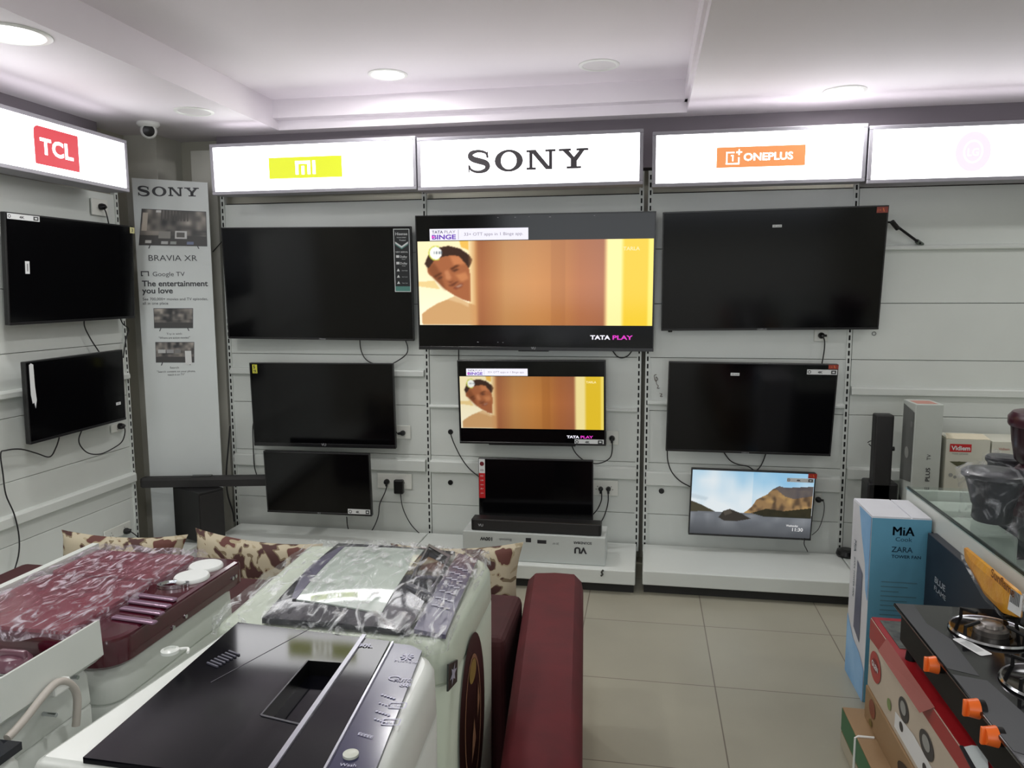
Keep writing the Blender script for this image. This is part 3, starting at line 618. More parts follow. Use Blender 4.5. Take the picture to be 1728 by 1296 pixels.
# ================================================================ helpers for faces
def puv(T, px, py):
    """where the sight line through a photo pixel meets the local xy plane of T"""
    I = T.inverted(); o = I @ EYE; d = I.to_3x3() @ ray(px, py); k = -o.z/d.z; return (o.x+d.x*k, o.y+d.y*k)
def slab(m, poly, z0, z1, mi=0, bev=.0):
    if bev:
        n = len(poly); a = inset(poly, bev)
        m.rings([[(x, y, z0) for x, y in poly], [(x, y, z1-bev) for x, y in poly], [(x, y, z1-bev*.3) for x, y in inset(poly, bev*.3)], [(x, y, z1) for x, y in a]], mi, True)
    else: m.prism(poly, z0, z1, mi)

# ================================================================ corner banner, soundbar, subwoofer
BL = Vector((-3.044, 4.20, 0)); BR = Vector((-2.643, 4.35, 0)); ex = (BR-BL).normalized()
TBn = face(BL, ex, (0, 0, 1)); BW = (BR-BL).length
t = thing('standing_banner', 'tall grey-white SONY advertising banner standing in the wall corner', 'banner', (BL+BR)/2)
banner_grey = mat('banner_board', (206, 212, 210), .38, noise=.03, nscale=3)
m = MB(); m.T = TBn; m.prism([(0, .0), (BW, .0), (BW, 2.30), (0, 2.318)], -.012, 0); m.obj('board', banner_grey, t)
m = MB(); m.T = TBn @ Matrix.Translation((0, 0, .001)); x0, y0 = puv(TBn, 233, 329); sony(m, x0, y0-.003, .052, 0, 1.06); m.obj('logo_lettering', mat('banner_ink', (58, 60, 64), .5), t)
def bt(m, s, px0, px1, py, h, mi=0, bold=0):
    x0, y0 = puv(TBn, px0, py); x1, _ = puv(TBn, px1, py); m.text(s, x0, y0, x1-x0, h, mi, .001, bold)
m = MB(); m.T = TBn
bt(m, 'BRAVIA XR', 251, 333, 440, .034); bt(m, 'Google TV', 258, 312, 466, .026)
x0, y0 = puv(TBn, 238, 466); m.flat([(x0, y0), (x0+.012, y0), (x0+.012, y0+.006), (x0+.006, y0+.006), (x0+.006, y0+.024), (x0+.04, y0+.024), (x0+.04, y0), (x0+.046, y0), (x0+.046, y0+.03), (x0, y0+.03)], 0, .001)
bt(m, 'The entertainment', 240, 351, 483, .034, 0, .025); bt(m, 'you love', 240, 292, 495, .034, 0, .025)
bt(m, 'See 700,000+ movies and TV episodes,', 241, 351, 507, .016); bt(m, 'all in one place', 241, 284, 514, .016)
bt(m, 'Try it with', 281, 307, 565, .012); bt(m, '"Where are action movies?"', 268, 321, 572, .014)
bt(m, 'Search', 287, 302, 622, .012); bt(m, '"Search content on your phone,', 265, 330, 629, .013); bt(m, 'watch it on TV"', 283, 312, 634, .013)
m.obj('printed_text', MATS['banner_ink'], t)
def small_scene(nx, ny, seed, tiles):
    r = np.random.RandomState(seed); X, Y = np.meshgrid(np.linspace(0, 1, nx), np.linspace(0, 1, ny)); a = r.rand(9, 15)
    gx = X*13; gy = Y*7; v = a[gy.astype(int), gx.astype(int)]; v = blur(v, 14); v = (v-.5)*1.2+.35+.25*np.sin(9*X+4*Y)*(Y < .6)
    I = np.stack([60+110*v, 58+104*v, 56+96*v], -1); I[(Y > .72)] = (58, 56, 54)
    for x0, x1, y0, y1, c in tiles: I[(X > x0) & (X < x1) & (Y > y0) & (Y < y1)] = c
    k = ((X > .30) & (X < .72) & (Y < .3) & ((X*40).astype(int) % 2 == 0)) if tiles and len(tiles) > 4 else None
    if k is not None: I[k] = (66, 62, 58)
    return np.clip(I, 30, 215)
def printed_tv(px, seed, tiles, nm):
    C4 = [puv(TBn, *p) for p in px]; m = MB(); m.T = TBn
    m.flat([(C4[0][0]-.003, C4[0][1]+.003), (C4[3][0]-.003, C4[3][1]-.003), (C4[2][0]+.003, C4[2][1]-.003), (C4[1][0]+.003, C4[1][1]+.003)], 1, .0008)
    (ax, ay), (bx_, by), (cx, cy), (dx, dy) = C4
    m.grid(90, 50, lambda u, v: ((ax*(1-u)+bx_*u)*(1-v)+(dx*(1-u)+cx*u)*v, (ay*(1-u)+by*u)*(1-v)+(dy*(1-u)+cy*u)*v, .0014), small_scene(90, 50, seed, tiles)); m.f = [f[::-1] if len(f) == 4 else f for f in m.f]
    for q, s in (((dx*.85+cx*.15), 1), ((dx*.15+cx*.85), -1)): m.add([(q, dy-.002, .001), (q+.006, dy-.002, .001), (q-.008*s+.006, dy-.022, .001), (q-.008*s, dy-.022, .001)], [(0, 1, 2, 3)], 1)
    m.obj(nm, [mat('print_picture', (150, 150, 150), .4, attr='base'), MATS['banner_ink']], t)
printed_tv([(240, 353), (347, 358), (349, 415), (235, 413)], 5, [(.08, .17, .86, .95, (190, 190, 186)), (.32, .42, .88, .96, (176, 178, 176)), (.45, .54, .88, .96, (150, 156, 152)), (.70, .80, .88, .96, (110, 120, 150)), (.52, .70, .58, .80, (206, 206, 204)), (.55, .67, .62, .76, (90, 88, 84)), (.27, .45, .6, .8, (140, 138, 132)), (.22, .31, .0, .08, (210, 210, 208)), (.02, .1, .1, .6, (196, 186, 172))], 'printed_television')
printed_tv([(260, 521), (325, 521), (325, 553), (261, 553)], 8, [], 'printed_television'); printed_tv([(263, 578), (327, 578), (327, 611), (264, 611)], 12, [(.05, .25, .35, .55, (186, 188, 186)), (.27, .47, .35, .55, (150, 150, 150)), (.5, .66, .35, .55, (120, 120, 118))], 'printed_television')
m = MB(); m.T = TBn; a = puv(TBn, 312, 592); b = puv(TBn, 324, 615); m.flat([(a[0], b[1]), (b[0], b[1]), (b[0], a[1]), (a[0], a[1])], 0, .002); m.obj('printed_phone', mat('print_white', (214, 216, 214), .4), t)

sb_mat = mat('soundbar_fabric', (34, 33, 33), .6, bump=.1, bscale=400)
A = Vector((-3.02, 4.09, .488)); B = Vector((-2.215, 4.275, .488)); ex = (B-A).normalized(); L_ = (B-A).length
TT = face(A, ex, (0, 0, 1))
t = sbar = thing('soundbar', 'long dark soundbar lying across the corner on the subwoofer', 'soundbar', (A+B)/2-Vector((0, 0, .034)))
m = MB(); m.T = TT; hx = [(-.034, -.03), (-.034, .012), (-.02, .03), (.026, .03), (.033, .012), (.033, -.03)]
m.rings([[(x, b_*k, a_*k) for a_, b_ in hx] for x, k in ((0, .8), (.012, 1), (L_-.012, 1), (L_, .8))], 0, False); m.obj('body', sb_mat, t)
m = MB(); m.T = TT; m.box((.30, .032, -.02), (.42, .0345, .02)); m.obj('control_panel', black_plastic, t)
P0 = atY(338, 900, 4.015); P0.z = .136
t = subw = thing('subwoofer', 'black box subwoofer under the left end of the long soundbar', 'subwoofer', (P0.x-.0, P0.y+.12, .136))
a1 = math.radians(25); e1 = Vector((-math.cos(a1), math.sin(a1), 0)); e2 = Vector((math.sin(a1)*1.0, math.cos(a1), 0))
TT = face(P0, e2, e1); m = MB(); m.T = TT; m.box((0, 0, .012), (.17, .27, .318), 0, .006); m.obj('cabinet', mat('subwoofer_black', (22, 22, 23), .45), t)
m = MB(); m.T = TT; m.box((.006, -.004, .03), (.164, .001, .30), 0, .002); m.obj('grille', sb_mat, t)
for x, y in ((.02, .02), (.15, .02), (.02, .25), (.15, .25)):
    m = MB(); m.T = TT @ Matrix.Translation((x, y, 0)); m.lathe([(.014, 0), (.012, .014)], 0, 12); m.obj('foot', black_plastic, t)

# ================================================================ soundbar on its carton, middle bay
carton_white = mat('carton_white', (196, 202, 199), .5, noise=.03, nscale=5)
t = thing('soundbar_carton', 'long white soundbar carton printed upside down, on the plinth under the red-strip television', 'carton', (-.6, 4.15, .136))
TC = face((-1.0, 4.05, .136), (1, 0, 0), (0, 0, 1))
m = MB(); m.box((-1.0, 4.05, .136), (-.20, 4.27, .296), 0, .004); m.obj('box', carton_white, t)
m = MB(); TU = face((-.20, 4.0485, .296), (-1, 0, 0), (0, 0, -1)); m.T = TU
m.text('SOUNDBAR', .075, .028, .10, .014, 0, 0, .02); 
m.T = TU
m.text('VU', .10, .062, .07, .034, 0, 0, .05); m.text('20 W', .255, .04, .035, .012, 1, 0); m.flat([(.325, .03), (.375, .03), (.375, .05), (.325, .05)]); m.flat([(.41, .022), (.44, .022), (.44, .046), (.41, .046)])
m.text('Bluetooth', .52, .032, .07, .014, 1, 0, .01); m.text('100W', .63, .03, .07, .02, 0, 0, .04)
m.obj('printed_text', [ink, grey_ink], t)
t = sbar2 = thing('soundbar', 'short black soundbar with a VU mark lying on the white carton', 'soundbar', (-.59, 4.12, .297))
m = MB(); m.box((-.955, 4.07, .297), (-.225, 4.16, .362), 0, .006); m.obj('body', mat('soundbar_black', (17, 17, 18), .4), t)
m = MB(); m.box((-.94, 4.067, .302), (-.24, 4.071, .357)); m.obj('grille', sb_mat, t)
m = MB(); m.T = face((-.915, 4.066, .322), (1, 0, 0), (0, 0, 1)); m.text('VU', 0, 0, .03, .014, 0, 0, .04); m.obj('brand_mark', mat('silver_ink', (170, 172, 175), .4), t)

# ================================================================ sockets, plugs and cords
def socket(label, px, y=None, x=None, nh=2):
    (x0, y0), (x1, y1) = px; c = ((x0+x1)/2, (y0+y1)/2)
    if y: T = face(atY(*c, y), (1, 0, 0), (0, 0, 1))
    else: T = face(atX(*c, x), (0, 1, 0), (0, 0, 1))
    a = puv(T, x0, y1); b = puv(T, x1, y0); hw = (b[0]-a[0])/2; hh = (b[1]-a[1])/2
    t = thing('wall_socket', label, 'wall socket', T.translation, T.to_3x3())
    m = MB(); m.T = T; m.box((-hw, -hh, 0), (hw, hh, .009), 0, .003); m.obj('plate', mat('socket_white', (222, 224, 216), .35), t)
    m = MB(); m.T = T
    for k in range(nh):
        cx = (k+.5)/nh*2*hw-hw
        for dx, dy in ((-.009, -.008), (.009, -.008), (0, .009)): m.disc(cx+dx, dy, .0028, 0, .0095, seg=10)
    m.obj('pin_holes', slot_dark, t); return T
def plug(t, T, at, sz=.015, dirn=(0, -1)):
    m = MB(); m.T = T @ Matrix.Translation((at[0], at[1], .009)); m.lathe([(sz, 0), (sz*1.05, .012), (sz*.75, .03), (sz*.3, .036)], 0, 16)
    d = Vector((dirn[0], dirn[1], 0)).normalized(); m.T = T; m.cyl((at[0], at[1], .026), (at[0]+d.x*.026, at[1]+d.y*.026, .026), .0065, 0, 10)
    m.obj('plug', black_plastic, t)
def cord(owner, pts, y=None, x=None, r=.0034, mt=None, name='power_cord', z=None):
    P = [atY(*p, y) if y else (atX(*p, x) if x else atZ(*p, z)) for p in pts]
    m = MB(); m.tube(P, r, 0, 8, 5); return m.obj(name, mt or cord_mat, owner)
Y0 = 4.484
Ts = socket('small white socket at the right edge of the middle left television', ((670, 718), (693, 740)), y=Y0+.012, nh=1)
c = cord(t4, [(681, 731), (673, 733), (668, 728), (664, 722)], y=Y0-.012); plug(c, Ts, puv(Ts, 681, 730), .016, (-1, 0))
Ts = socket('wide white socket holding a plug and a black adapter', ((638, 800), (695, 823)), y=Y0+.012)
c = cord(t7, [(654, 814), (650, 830), (641, 850), (638, 872), (629, 893), (620, 902), (600, 899), (588, 893), (585, 872)], y=4.46); plug(c, Ts, puv(Ts, 654, 812), .017)
c = thing('power_adapter', 'square black power adapter hanging from the wide socket', 'power adapter', Ts @ Vector((.0, 0, 0)))
a = puv(Ts, 668, 831); b = puv(Ts, 683, 808); m = MB(); m.T = Ts; m.box((a[0], a[1], .009), (b[0], b[1], .045), 0, .008); m.obj('case', black_plastic, c)
m = MB(); m.tube([atY(*p, 4.455) for p in ((676, 830), (678, 850), (684, 868), (695, 887), (711, 903))], .003, 0, 8); m.obj('cable', cord_mat, c)
cord(t1, [(607, 570), (609, 590), (617, 606), (632, 614), (655, 616), (674, 607), (686, 597), (688, 586), (684, 574)], y=4.47)
cord(t4, [(428, 712), (426.5, 724), (427.5, 757), (429, 785), (433, 801)], y=4.46)
cord(t1, [(359, 425), (367, 416), (376, 406)], y=4.47, r=.003)
cord(sbar, [(388, 719), (385, 760), (382, 798), (384, 833), (393, 864), (395, 880)], y=4.40, r=.005)
cord(t8, [(760, 731), (766, 748), (778, 772), (792, 791), (809, 805)], y=4.47)
cord(t2, [(774, 588), (774, 612)], y=4.47)
cord(t2, [(1033, 591), (1041, 601), (1050, 604), (1060, 600), (1067, 591)], y=4.47)
Ts = socket('small white socket to the right of the smaller playing television', ((1023, 727), (1044, 750)), y=Y0+.012, nh=1)
c = cord(t5, [(1033, 742), (1033, 760), (1029, 773), (1015, 781), (1000, 782), (984, 776), (971, 764), (964, 750)], y=4.455)
plug(c, Ts, puv(Ts, 1033, 739), .017)
Ts = socket('wide white socket with two plugs beside the red-strip television', ((997, 811), (1043, 835)), y=Y0+.012)
c = cord(t8, [(1015, 827), (1015, 843), (1009, 858), (1000, 869)], y=4.455); plug(c, Ts, puv(Ts, 1014, 824), .014)
c = cord(sbar2, [(1026, 827), (1026, 848), (1020, 870), (1011, 886)], y=4.455); plug(c, Ts, puv(Ts, 1027, 824), .014)
Ts = socket('small white socket just under the bracket-arm television', ((1373, 556), (1397, 576)), y=Y0+.012, nh=1)
c = cord(t6, [(1386, 567), (1391, 573), (1391, 590), (1387, 614)], y=4.46); plug(c, Ts, puv(Ts, 1385, 566), .017, (1, 0))
cord(t9, [(1126, 758), (1127, 778), (1134, 797), (1148, 812), (1166, 822)], y=4.46)
cord(t6, [(1222, 764), (1232, 777), (1246, 784), (1262, 787), (1275, 794), (1285, 784), (1293, 764)], y=4.46)
Ts = socket('small white socket at the right edge of the seaside television', ((1374, 832), (1386, 852)), y=Y0+.012, nh=1)
c = cord(t9, [(1381, 842), (1389, 845), (1391, 857), (1388, 875), (1381, 893), (1370, 903)], y=4.46, r=.002); plug(c, Ts, puv(Ts, 1380, 842), .016, (1, 0))
cord(t9, [(1358, 908), (1357, 918), (1361, 927), (1363, 931)], y=4.2, r=.0025)
XW = -3.035
Ts = socket('white socket above the upper left-wall television', ((154, 338), (179, 362)), x=XW-.008, nh=1)
c = cord(tl1, [(168, 350), (174, 350), (179, 359), (184, 380)], x=XW+.02); plug(c, Ts, puv(Ts, 167, 349), .018, (1, 0))
cord(tl1, [(142, 538), (143, 552), (153, 572), (162, 586), (170, 598)], x=XW+.02)
cord(tl1, [(202, 534), (207, 546), (217, 556), (213, 570), (210, 588), (208, 604)], x=XW+.02)
Ts = socket('white socket under the right corner of the lower left-wall television', ((187, 712), (208, 731)), x=XW-.008, nh=1)
c = cord(tl2, [(201, 719), (208, 719), (211, 728), (206, 745), (190, 757), (170, 766), (150, 765), (137, 754), (133, 741), (139, 724)], x=XW+.02); plug(c, Ts, puv(Ts, 199, 719), .018, (1, 0))
cord(tl2, [(100, 738), (95, 754), (84, 771), (62, 765), (35, 758), (10, 760), (1, 766), (5, 800), (10, 835), (24, 868), (32, 905), (31, 938), (20, 975)], x=XW+.02)
Ts = socket('low white double socket near the foot of the left wall', ((176, 878), (218, 916)), x=XW-.008, nh=2)
c = cord(subw, [(211, 896), (220, 897), (230, 904), (240, 914)], x=XW+.03); plug(c, Ts, puv(Ts, 209, 896), .018, (1, 0))
cord(bay4, [(1464, 747), (1470, 744), (1476, 748), (1471, 753), (1466, 749), (1474, 757), (1478, 764)], y=4.47, r=.0025, name='loose_wire')
cord(bay4, [(1459, 836), (1464, 832), (1469, 835), (1466, 839)], y=4.47, r=.003, name='loose_wire')
c = atZ(1428, 938, .136); t = thing('power_adapter', 'round black adapter lying on the plinth beside the tower fan box', 'power adapter', (c.x, c.y, .136))
m = MB(); m.T = Matrix.Translation((c.x, c.y, .136)); m.lathe([(.05, 0), (.056, .012), (.05, .034), (.03, .042)], 0, 24); m.obj('case', black_plastic, t)
# bracket arm poking out beside the top right television
t = thing('bracket_arm', 'thin black bracket arm sticking out beside the top right television', 'bracket', atY(1553, 411, 4.47))
m = MB(); m.tube([atY(1498, 375, 4.42), atY(1507, 375, 4.40)], .005, 0, 8, 0); m.tube([atY(1507, 377, 4.41), atY(1553, 411, 4.47)], .007, 0, 8, 0); m.obj('rod', mat('bracket_black', (30, 30, 32), .5, .6), t)
m = MB(); m.tube([atY(1505, 374, 4.40), atY(1515, 386, 4.42)], .013, 0, 10, 0); m.obj('joint', black_plastic, t)
m = MB(); m.tube([atY(1547, 407, 4.465), atY(1556, 413, 4.49)], .012, 0, 10, 0); m.obj('end_cap', mat('cap_grey', (90, 100, 92), .5), t)

# ================================================================ boxes and speakers at the right
t = thing('tower_speaker', 'slim black tower speaker standing upright behind the tower fan box', 'speaker', (1.235, 4.24, .136))
m = MB(); m.box((1.192, 4.2, .15), (1.282, 4.275, .985), 0, .008); m.obj('cabinet', sb_mat, t)
m = MB(); m.box((1.168, 4.20, .136), (1.32, 4.33, .62), 0, .01); m.obj('base_cabinet', mat('subwoofer_black', (22, 22, 23), .45), t)
m = MB(); m.cyl((1.284, 4.24, .80), (1.30, 4.24, .80), .012, 0, 12); m.obj('knob', black_plastic, t)
def carton(label, lo, hi, mt, name='carton', bev=.003, cat='box'):
    t = thing(name, label, cat, ((lo[0]+hi[0])/2, (lo[1]+hi[1])/2, lo[2]))
    m = MB(); m.box(lo, hi, 0, bev); m.obj('box', mt, t); return t
cardw = mat('carton_grey_white', (188, 194, 188), .5, noise=.03, nscale=4)
t = carton('tall white and grey carton standing beside the tower speaker', (1.345, 4.09, .136), (1.475, 4.28, 1.06), cardw)
TX = face((1.344, 4.28, .136), (0, -1, 0), (0, 0, 1)); m = MB(); m.T = TX
m.flat([(.015, .50), (.175, .52), (.18, .88), (.015, .905)], 0, .001); m.flat([(.015, .2), (.175, .2), (.175, .33), (.015, .42)], 0, .001); m.disc(.1, .66, .03, 1, .002); m.text('80W', .14, .80, .03, .03, 1, .002)
m.obj('printed_panel', [mat('print_grey', (92, 94, 92), .45), mat('print_light_grey', (150, 152, 148), .5)], t)
TY = face((1.345, 4.089, .136), (1, 0, 0), (0, 0, 1)); m = MB(); m.T = TY @ Matrix.Translation((.075, .0, .001)) @ Matrix.Rotation(PI/2, 4, 'Z')
m.text('ONE', .42, -.008, .08, .02, 0, 0, .02); m.text('PLUS', .53, -.008, .07, .02, 0, 0, .02); m.text('TV', .64, -.008, .03, .018, 0); m.obj('printed_text', ink, t)
m = MB(); m.T = face((1.345, 4.09, 1.0605), (1, 0, 0), (0, 1, 0)); m.flat([(.012, .02), (.11, .02), (.11, .14), (.012, .14)]); m.obj('top_label', mat('label_faded_red', (186, 132, 118), .5), t)
t = carton('plain carton on the plinth under the box with the red VIDIEM label', (1.48, 4.09, .136), (1.70, 4.32, .535), cardw)
t = carton('cream appliance box with a red VIDIEM label, flap open', (1.50, 4.10, .536), (1.705, 4.30, .885), mat('carton_cream', (206, 206, 192), .5, noise=.03))
m = MB(); m.T = face((1.50, 4.0985, .536), (1, 0, 0), (0, 0, 1)); m.flat([(.018, .285), (.118, .285), (.118, .325), (.018, .325)], 0); m.text('Vidiem', .024, .294, .088, .022, 1, .001, .03)
m.text('MIXER GRINDER', .03, .272, .075, .006, 2, .001); m.add([(.02, .235, 0), (.105, .235, 0), (.065, .205, 0)], [(0, 2, 1)], 3); m.disc(.065, .223, .014, 3, .001); m.disc(.03, .165, .01, 4, 0); m.disc(.05, .155, .008, 4, 0); m.disc(.12, .165, .016, 3, 0)
m.obj('printed_front', [red_ink, paper, grey_ink, mat('print_olive', (86, 88, 62), .5), mat('print_light_grey', (150, 152, 148), .5)], t)
m = MB(); m.add([(1.50, 4.10, .886), (1.705, 4.10, .886), (1.69, 4.16, .905), (1.515, 4.16, .905)], [(0, 1, 2, 3), (3, 2, 1, 0)]); m.add([(1.50, 4.10, .886), (1.50, 4.3, .886), (1.48, 4.28, .91), (1.484, 4.13, .905)], [(0, 1, 2, 3), (3, 2, 1, 0)]); m.obj('flap', mat('carton_inside', (214, 206, 182), .6), t)
t = carton('second cream appliance box, right of the box with the red VIDIEM label', (1.712, 4.10, .536), (1.99, 4.32, .88), MATS['carton_cream'])
m = MB(); m.T = face((1.712, 4.0985, .536), (1, 0, 0), (0, 0, 1)); m.text('Vidiem', .03, .30, .05, .012, 0, 0, .02); m.add([(.075, .23, 0), (.09, .23, 0), (.082, .28, 0)], [(0, 1, 2)], 1); m.obj('printed_front', [mat('label_faded_red', (186, 132, 118), .5), ink], t)
carton('lower cream carton under the second appliance box', (1.712, 4.09, .136), (1.99, 4.32, .535), cardw)

# tower fan box
t = thing('tower_fan_box', 'tall blue and white MIA tower fan box standing on the floor', 'box', (.985, 3.19, 0))
blue_side = mat('box_blue', (96, 158, 186), .42, noise=.05, nscale=5); 
m = MB(); m.box((.872, 3.06, 0), (1.088, 3.33, .757), 0, .003); m.obj('box', [mat('box_white', (214, 216, 222), .4, noise=.02)], t)
m = MB(); m.T = face((.872, 3.0585, 0), (1, 0, 0), (0, 0, 1)); m.flat([(.001, .001), (.215, .001), (.215, .755), (.001, .755)]); m.obj('front_print', blue_side, t)
TF = m.T
m = MB(); m.T = TF @ Matrix.Translation((0, 0, .001)); a = lambda px, py: puv(TF, px, py)
def ft(s, px, py, pw, h, mi=0, bold=0): x, y = a(px, py); x1, _ = a(px+pw, py); m.text(s, x, y, x1-x, h, mi, 0, bold)
[ft('MiA', 1506+d, 903, 36, .034, 0, 0) for d in (0, .7, 1.4)]; ft('Cook', 1511, 913, 28, .016, 0); ft('ZARA', 1504, 931, 36, .021, 0, .01); ft('TOWER FAN', 1504, 941, 50, .012, 0, .02)
for k in range(16): m.flat([(.045, .50-.019*k), (.045+.13*(1-.25*((k*7) % 3)), .50-.019*k), (.045+.13*(1-.25*((k*7) % 3)), .504-.019*k), (.045, .504-.019*k)], 1)
m.obj('printed_text', [mat('print_teal', (22, 60, 82), .5), mat('print_fine', (86, 128, 144), .5)], t)
TXf = face((.8705, 3.33, 0), (0, -1, 0), (0, 0, 1)); m = MB(); m.T = TXf
m.flat([(.262, .42), (.269, .42), (.269, .756), (.10, .756), (.15, .65), (.215, .55), (.235, .45)], 0, 0); m.flat([(0, 0), (.27, 0), (.27, .13), (.2, .17), (.1, .19), (0, .26)], 0, 0); m.flat([(.10, .24), (.19, .21), (.19, .50), (.11, .53)], 1, .0005)
m.obj('side_print', [mat('box_sky_blue', (110, 168, 220), .42, c2=(150, 196, 236), nscale=6), mat('print_fan_grey', (88, 92, 116), .4)], t)
m = MB(); m.T = TXf @ Matrix.Translation((.055, .52, .001)) @ Matrix.Rotation(-PI/2, 4, 'Z') @ Matrix.Translation((-.08, 0, 0)); m.text('MiA', 0, 0, .05, .03, 0, 0, 0); m.text('ZARA TOWER FAN', .07, .01, .17, .016, 0, 0, .01); m.obj('side_lettering', MATS['print_teal'], t)
m = MB(); m.box((.874, 3.062, .757), (1.012, 3.328, .7605)); m.obj('flap', mat('box_white', (214, 216, 222)), t); m = MB(); m.box((1.018, 3.062, .757), (1.086, 3.328, .7605)); m.obj('flap', mat('box_white', (214, 216, 222)), t)

# ================================================================ glass counter and what stands on it
glass = bpy.data.materials.new('counter_glass'); glass.use_nodes = True; nt = glass.node_tree; nt.nodes.clear(); N = nt.nodes.new; L = nt.links.new
out = N('ShaderNodeOutputMaterial'); mx = N('ShaderNodeMixShader'); tr = N('ShaderNodeBsdfTransparent'); tr.inputs[0].default_value = (*lin((246, 250, 248)), 1); gs = N('ShaderNodeBsdfGlossy'); gs.inputs['Roughness'].default_value = .03
fr = N('ShaderNodeLayerWeight'); pw = N('ShaderNodeMath'); pw.operation = 'POWER'; pw.inputs[1].default_value = 4; ml = N('ShaderNodeMath'); ml.operation = 'MULTIPLY_ADD'; ml.inputs[1].default_value = .55; ml.inputs[2].default_value = .03; L(fr.outputs['Facing'], pw.inputs[0]); L(pw.outputs[0], ml.inputs[0]); L(ml.outputs[0], mx.inputs[0]); L(tr.outputs[0], mx.inputs[1]); L(gs.outputs[0], mx.inputs[2]); L(mx.outputs[0], out.inputs[0])

t = thing('glass_counter', 'glass-topped display counter with a white metal rim at the right', 'counter', (1.45, 2.5, 0))
m = MB(); m.box((1.095, 1.62, .792), (1.80, 3.40, .802), 0, .0015); m.obj('glass_top', glass, t)
m = MB()
for lo, hi in (((1.10, 1.62, .70), (1.125, 3.40, .791)), ((1.125, 3.375, .70), (1.775, 3.40, .791)), ((1.775, 1.62, .70), (1.80, 3.40, .791))): m.box(lo, hi, 0, .002)
m.obj('rim', white_metal, t)
m = MB(); m.box((1.103, 1.62, .792), (1.108, 3.40, .8035)); m.obj('edge_seal', mat('seal_dark', (46, 56, 52), .5), t)
m = MB(); m.box((1.10, 1.62, .08), (1.125, 3.40, .70)); m.box((1.775, 1.62, .08), (1.80, 3.40, .70)); m.box((1.125, 3.375, .08), (1.775, 3.40, .70)); m.obj('side_panel', mat('counter_side', (58, 60, 66), .4), t)
m = MB(); m.box((1.125, 1.62, .50), (1.775, 3.375, .515)); m.box((1.125, 1.62, .0), (1.775, 3.375, .09)); m.obj('shelf', white_metal, t)
t = thing('foam_tray', 'white foam packing tray lying under the counter glass', 'tray', (1.24, 3.06, .516))
m = MB(); m.box((1.14, 2.95, .516), (1.345, 3.20, .735), 0, .012); m.box((1.15, 3.21, .516), (1.36, 3.36, .755), 0, .01); m.obj('block', mat('foam_white', (206, 212, 206), .7, bump=.1, bscale=200), t)
t = thing('navy_carton', 'dark navy carton with faint white print, between the fan box and the stove', 'box', (1.06, 2.8, 0))
m = MB(); m.box((1.064, 2.46, 0), (1.0975, 3.03, .715), 0, .003); m.obj('box', mat('box_navy', (30, 34, 46), .4, noise=.1), t)
m = MB(); m.T = face((1.0625, 3.03, 0), (0, -1, 0), (0, 0, 1)); m.text('BLUE', .10, .56, .10, .022, 0, 0, .02); m.text('FLAME', .10, .53, .11, .018, 0, 0, .01); m.ring(.15, .45, .02, .02, .012, .012); m.text('3B', .10, .36, .05, .03, 0); m.obj('printed_text', mat('print_pale', (150, 158, 166), .5), t)
# yellow package taped to the counter edge
t = thing('yellow_packet', 'yellow printed plastic packet hanging from the counter edge with a barcode label', 'packet', (1.012, 2.55, .5))
Q = [atX(*p, 1.055) for p in ((1632, 922), (1726, 1000), (1727, 1044), (1700, 1036), (1668, 1004), (1648, 968), (1634, 944))]
m = MB(); A_ = [(-(p.y), p.z) for p in Q]; TXp = face((1.053, 0, 0), (0, -1, 0), (0, 0, 1)); m.T = TXp
bag = [(p[0], p[1]) for p in A_]; cx = sum(p[0] for p in bag)/7; cz = sum(p[1] for p in bag)/7
bag2 = roundpoly(bag, .012, 3); m.rings([[(x, y, 0) for x, y in bag2], [(cx+(x-cx)*.98, cz+(y-cz)*.98, .01) for x, y in bag2], [(cx+(x-cx)*.6, cz+(y-cz)*.6, .016) for x, y in bag2]], 0, True)
m.obj('bag', mat('packet_yellow', (226, 166, 48), .3, c2=(206, 136, 34), nscale=20, bump=.3, bscale=30), t)
m = MB(); m.T = face(atX(1672, 972, 1.033), atX(1705, 1003, 1.033)-atX(1672, 972, 1.033), (0, 0, 1)); m.text('Sunflame', 0, 0, .15, .026, 0, 0, .02); m.obj('printed_text', mat('print_brown', (120, 70, 24), .5), t)
m = MB(); m.T = TXp @ Matrix.Translation((0, 0, .018)); q4 = [puv(m.T, *p) for p in ((1706, 993), (1726, 1006), (1722, 1042), (1700, 1028))]; m.flat(q4[::-1], 0)
for k in range(7): m.add([(*[q4[0][i]*(1-f)+q4[1][i]*f for i in (0, 1)], .001) for f in (.1+.11*k, .15+.11*k)]+[(*[(q4[0][i]*.4+q4[3][i]*.6)*(1-f)+(q4[1][i]*.4+q4[2][i]*.6)*f for i in (0, 1)], .001) for f in (.15+.11*k, .1+.11*k)], [(0, 1, 2, 3)], 1)
m.obj('barcode_label', [paper, ink], t)
m = MB(); m.T = TXp @ Matrix.Translation((0, 0, -.012)); b3 = [(cx+(x-cx)*1.12-.012, cz+(y-cz)*1.12-.012) for x, y in bag2]; m.rings([[(x, y, .006) for x, y in b3], [(cx+(x-cx)*.99, cz+(y-cz)*.99, .02) for x, y in b3]], 0, True, False); m.obj('clear_border', film_mat('clear_wrap', (225, 228, 230), .25), t)

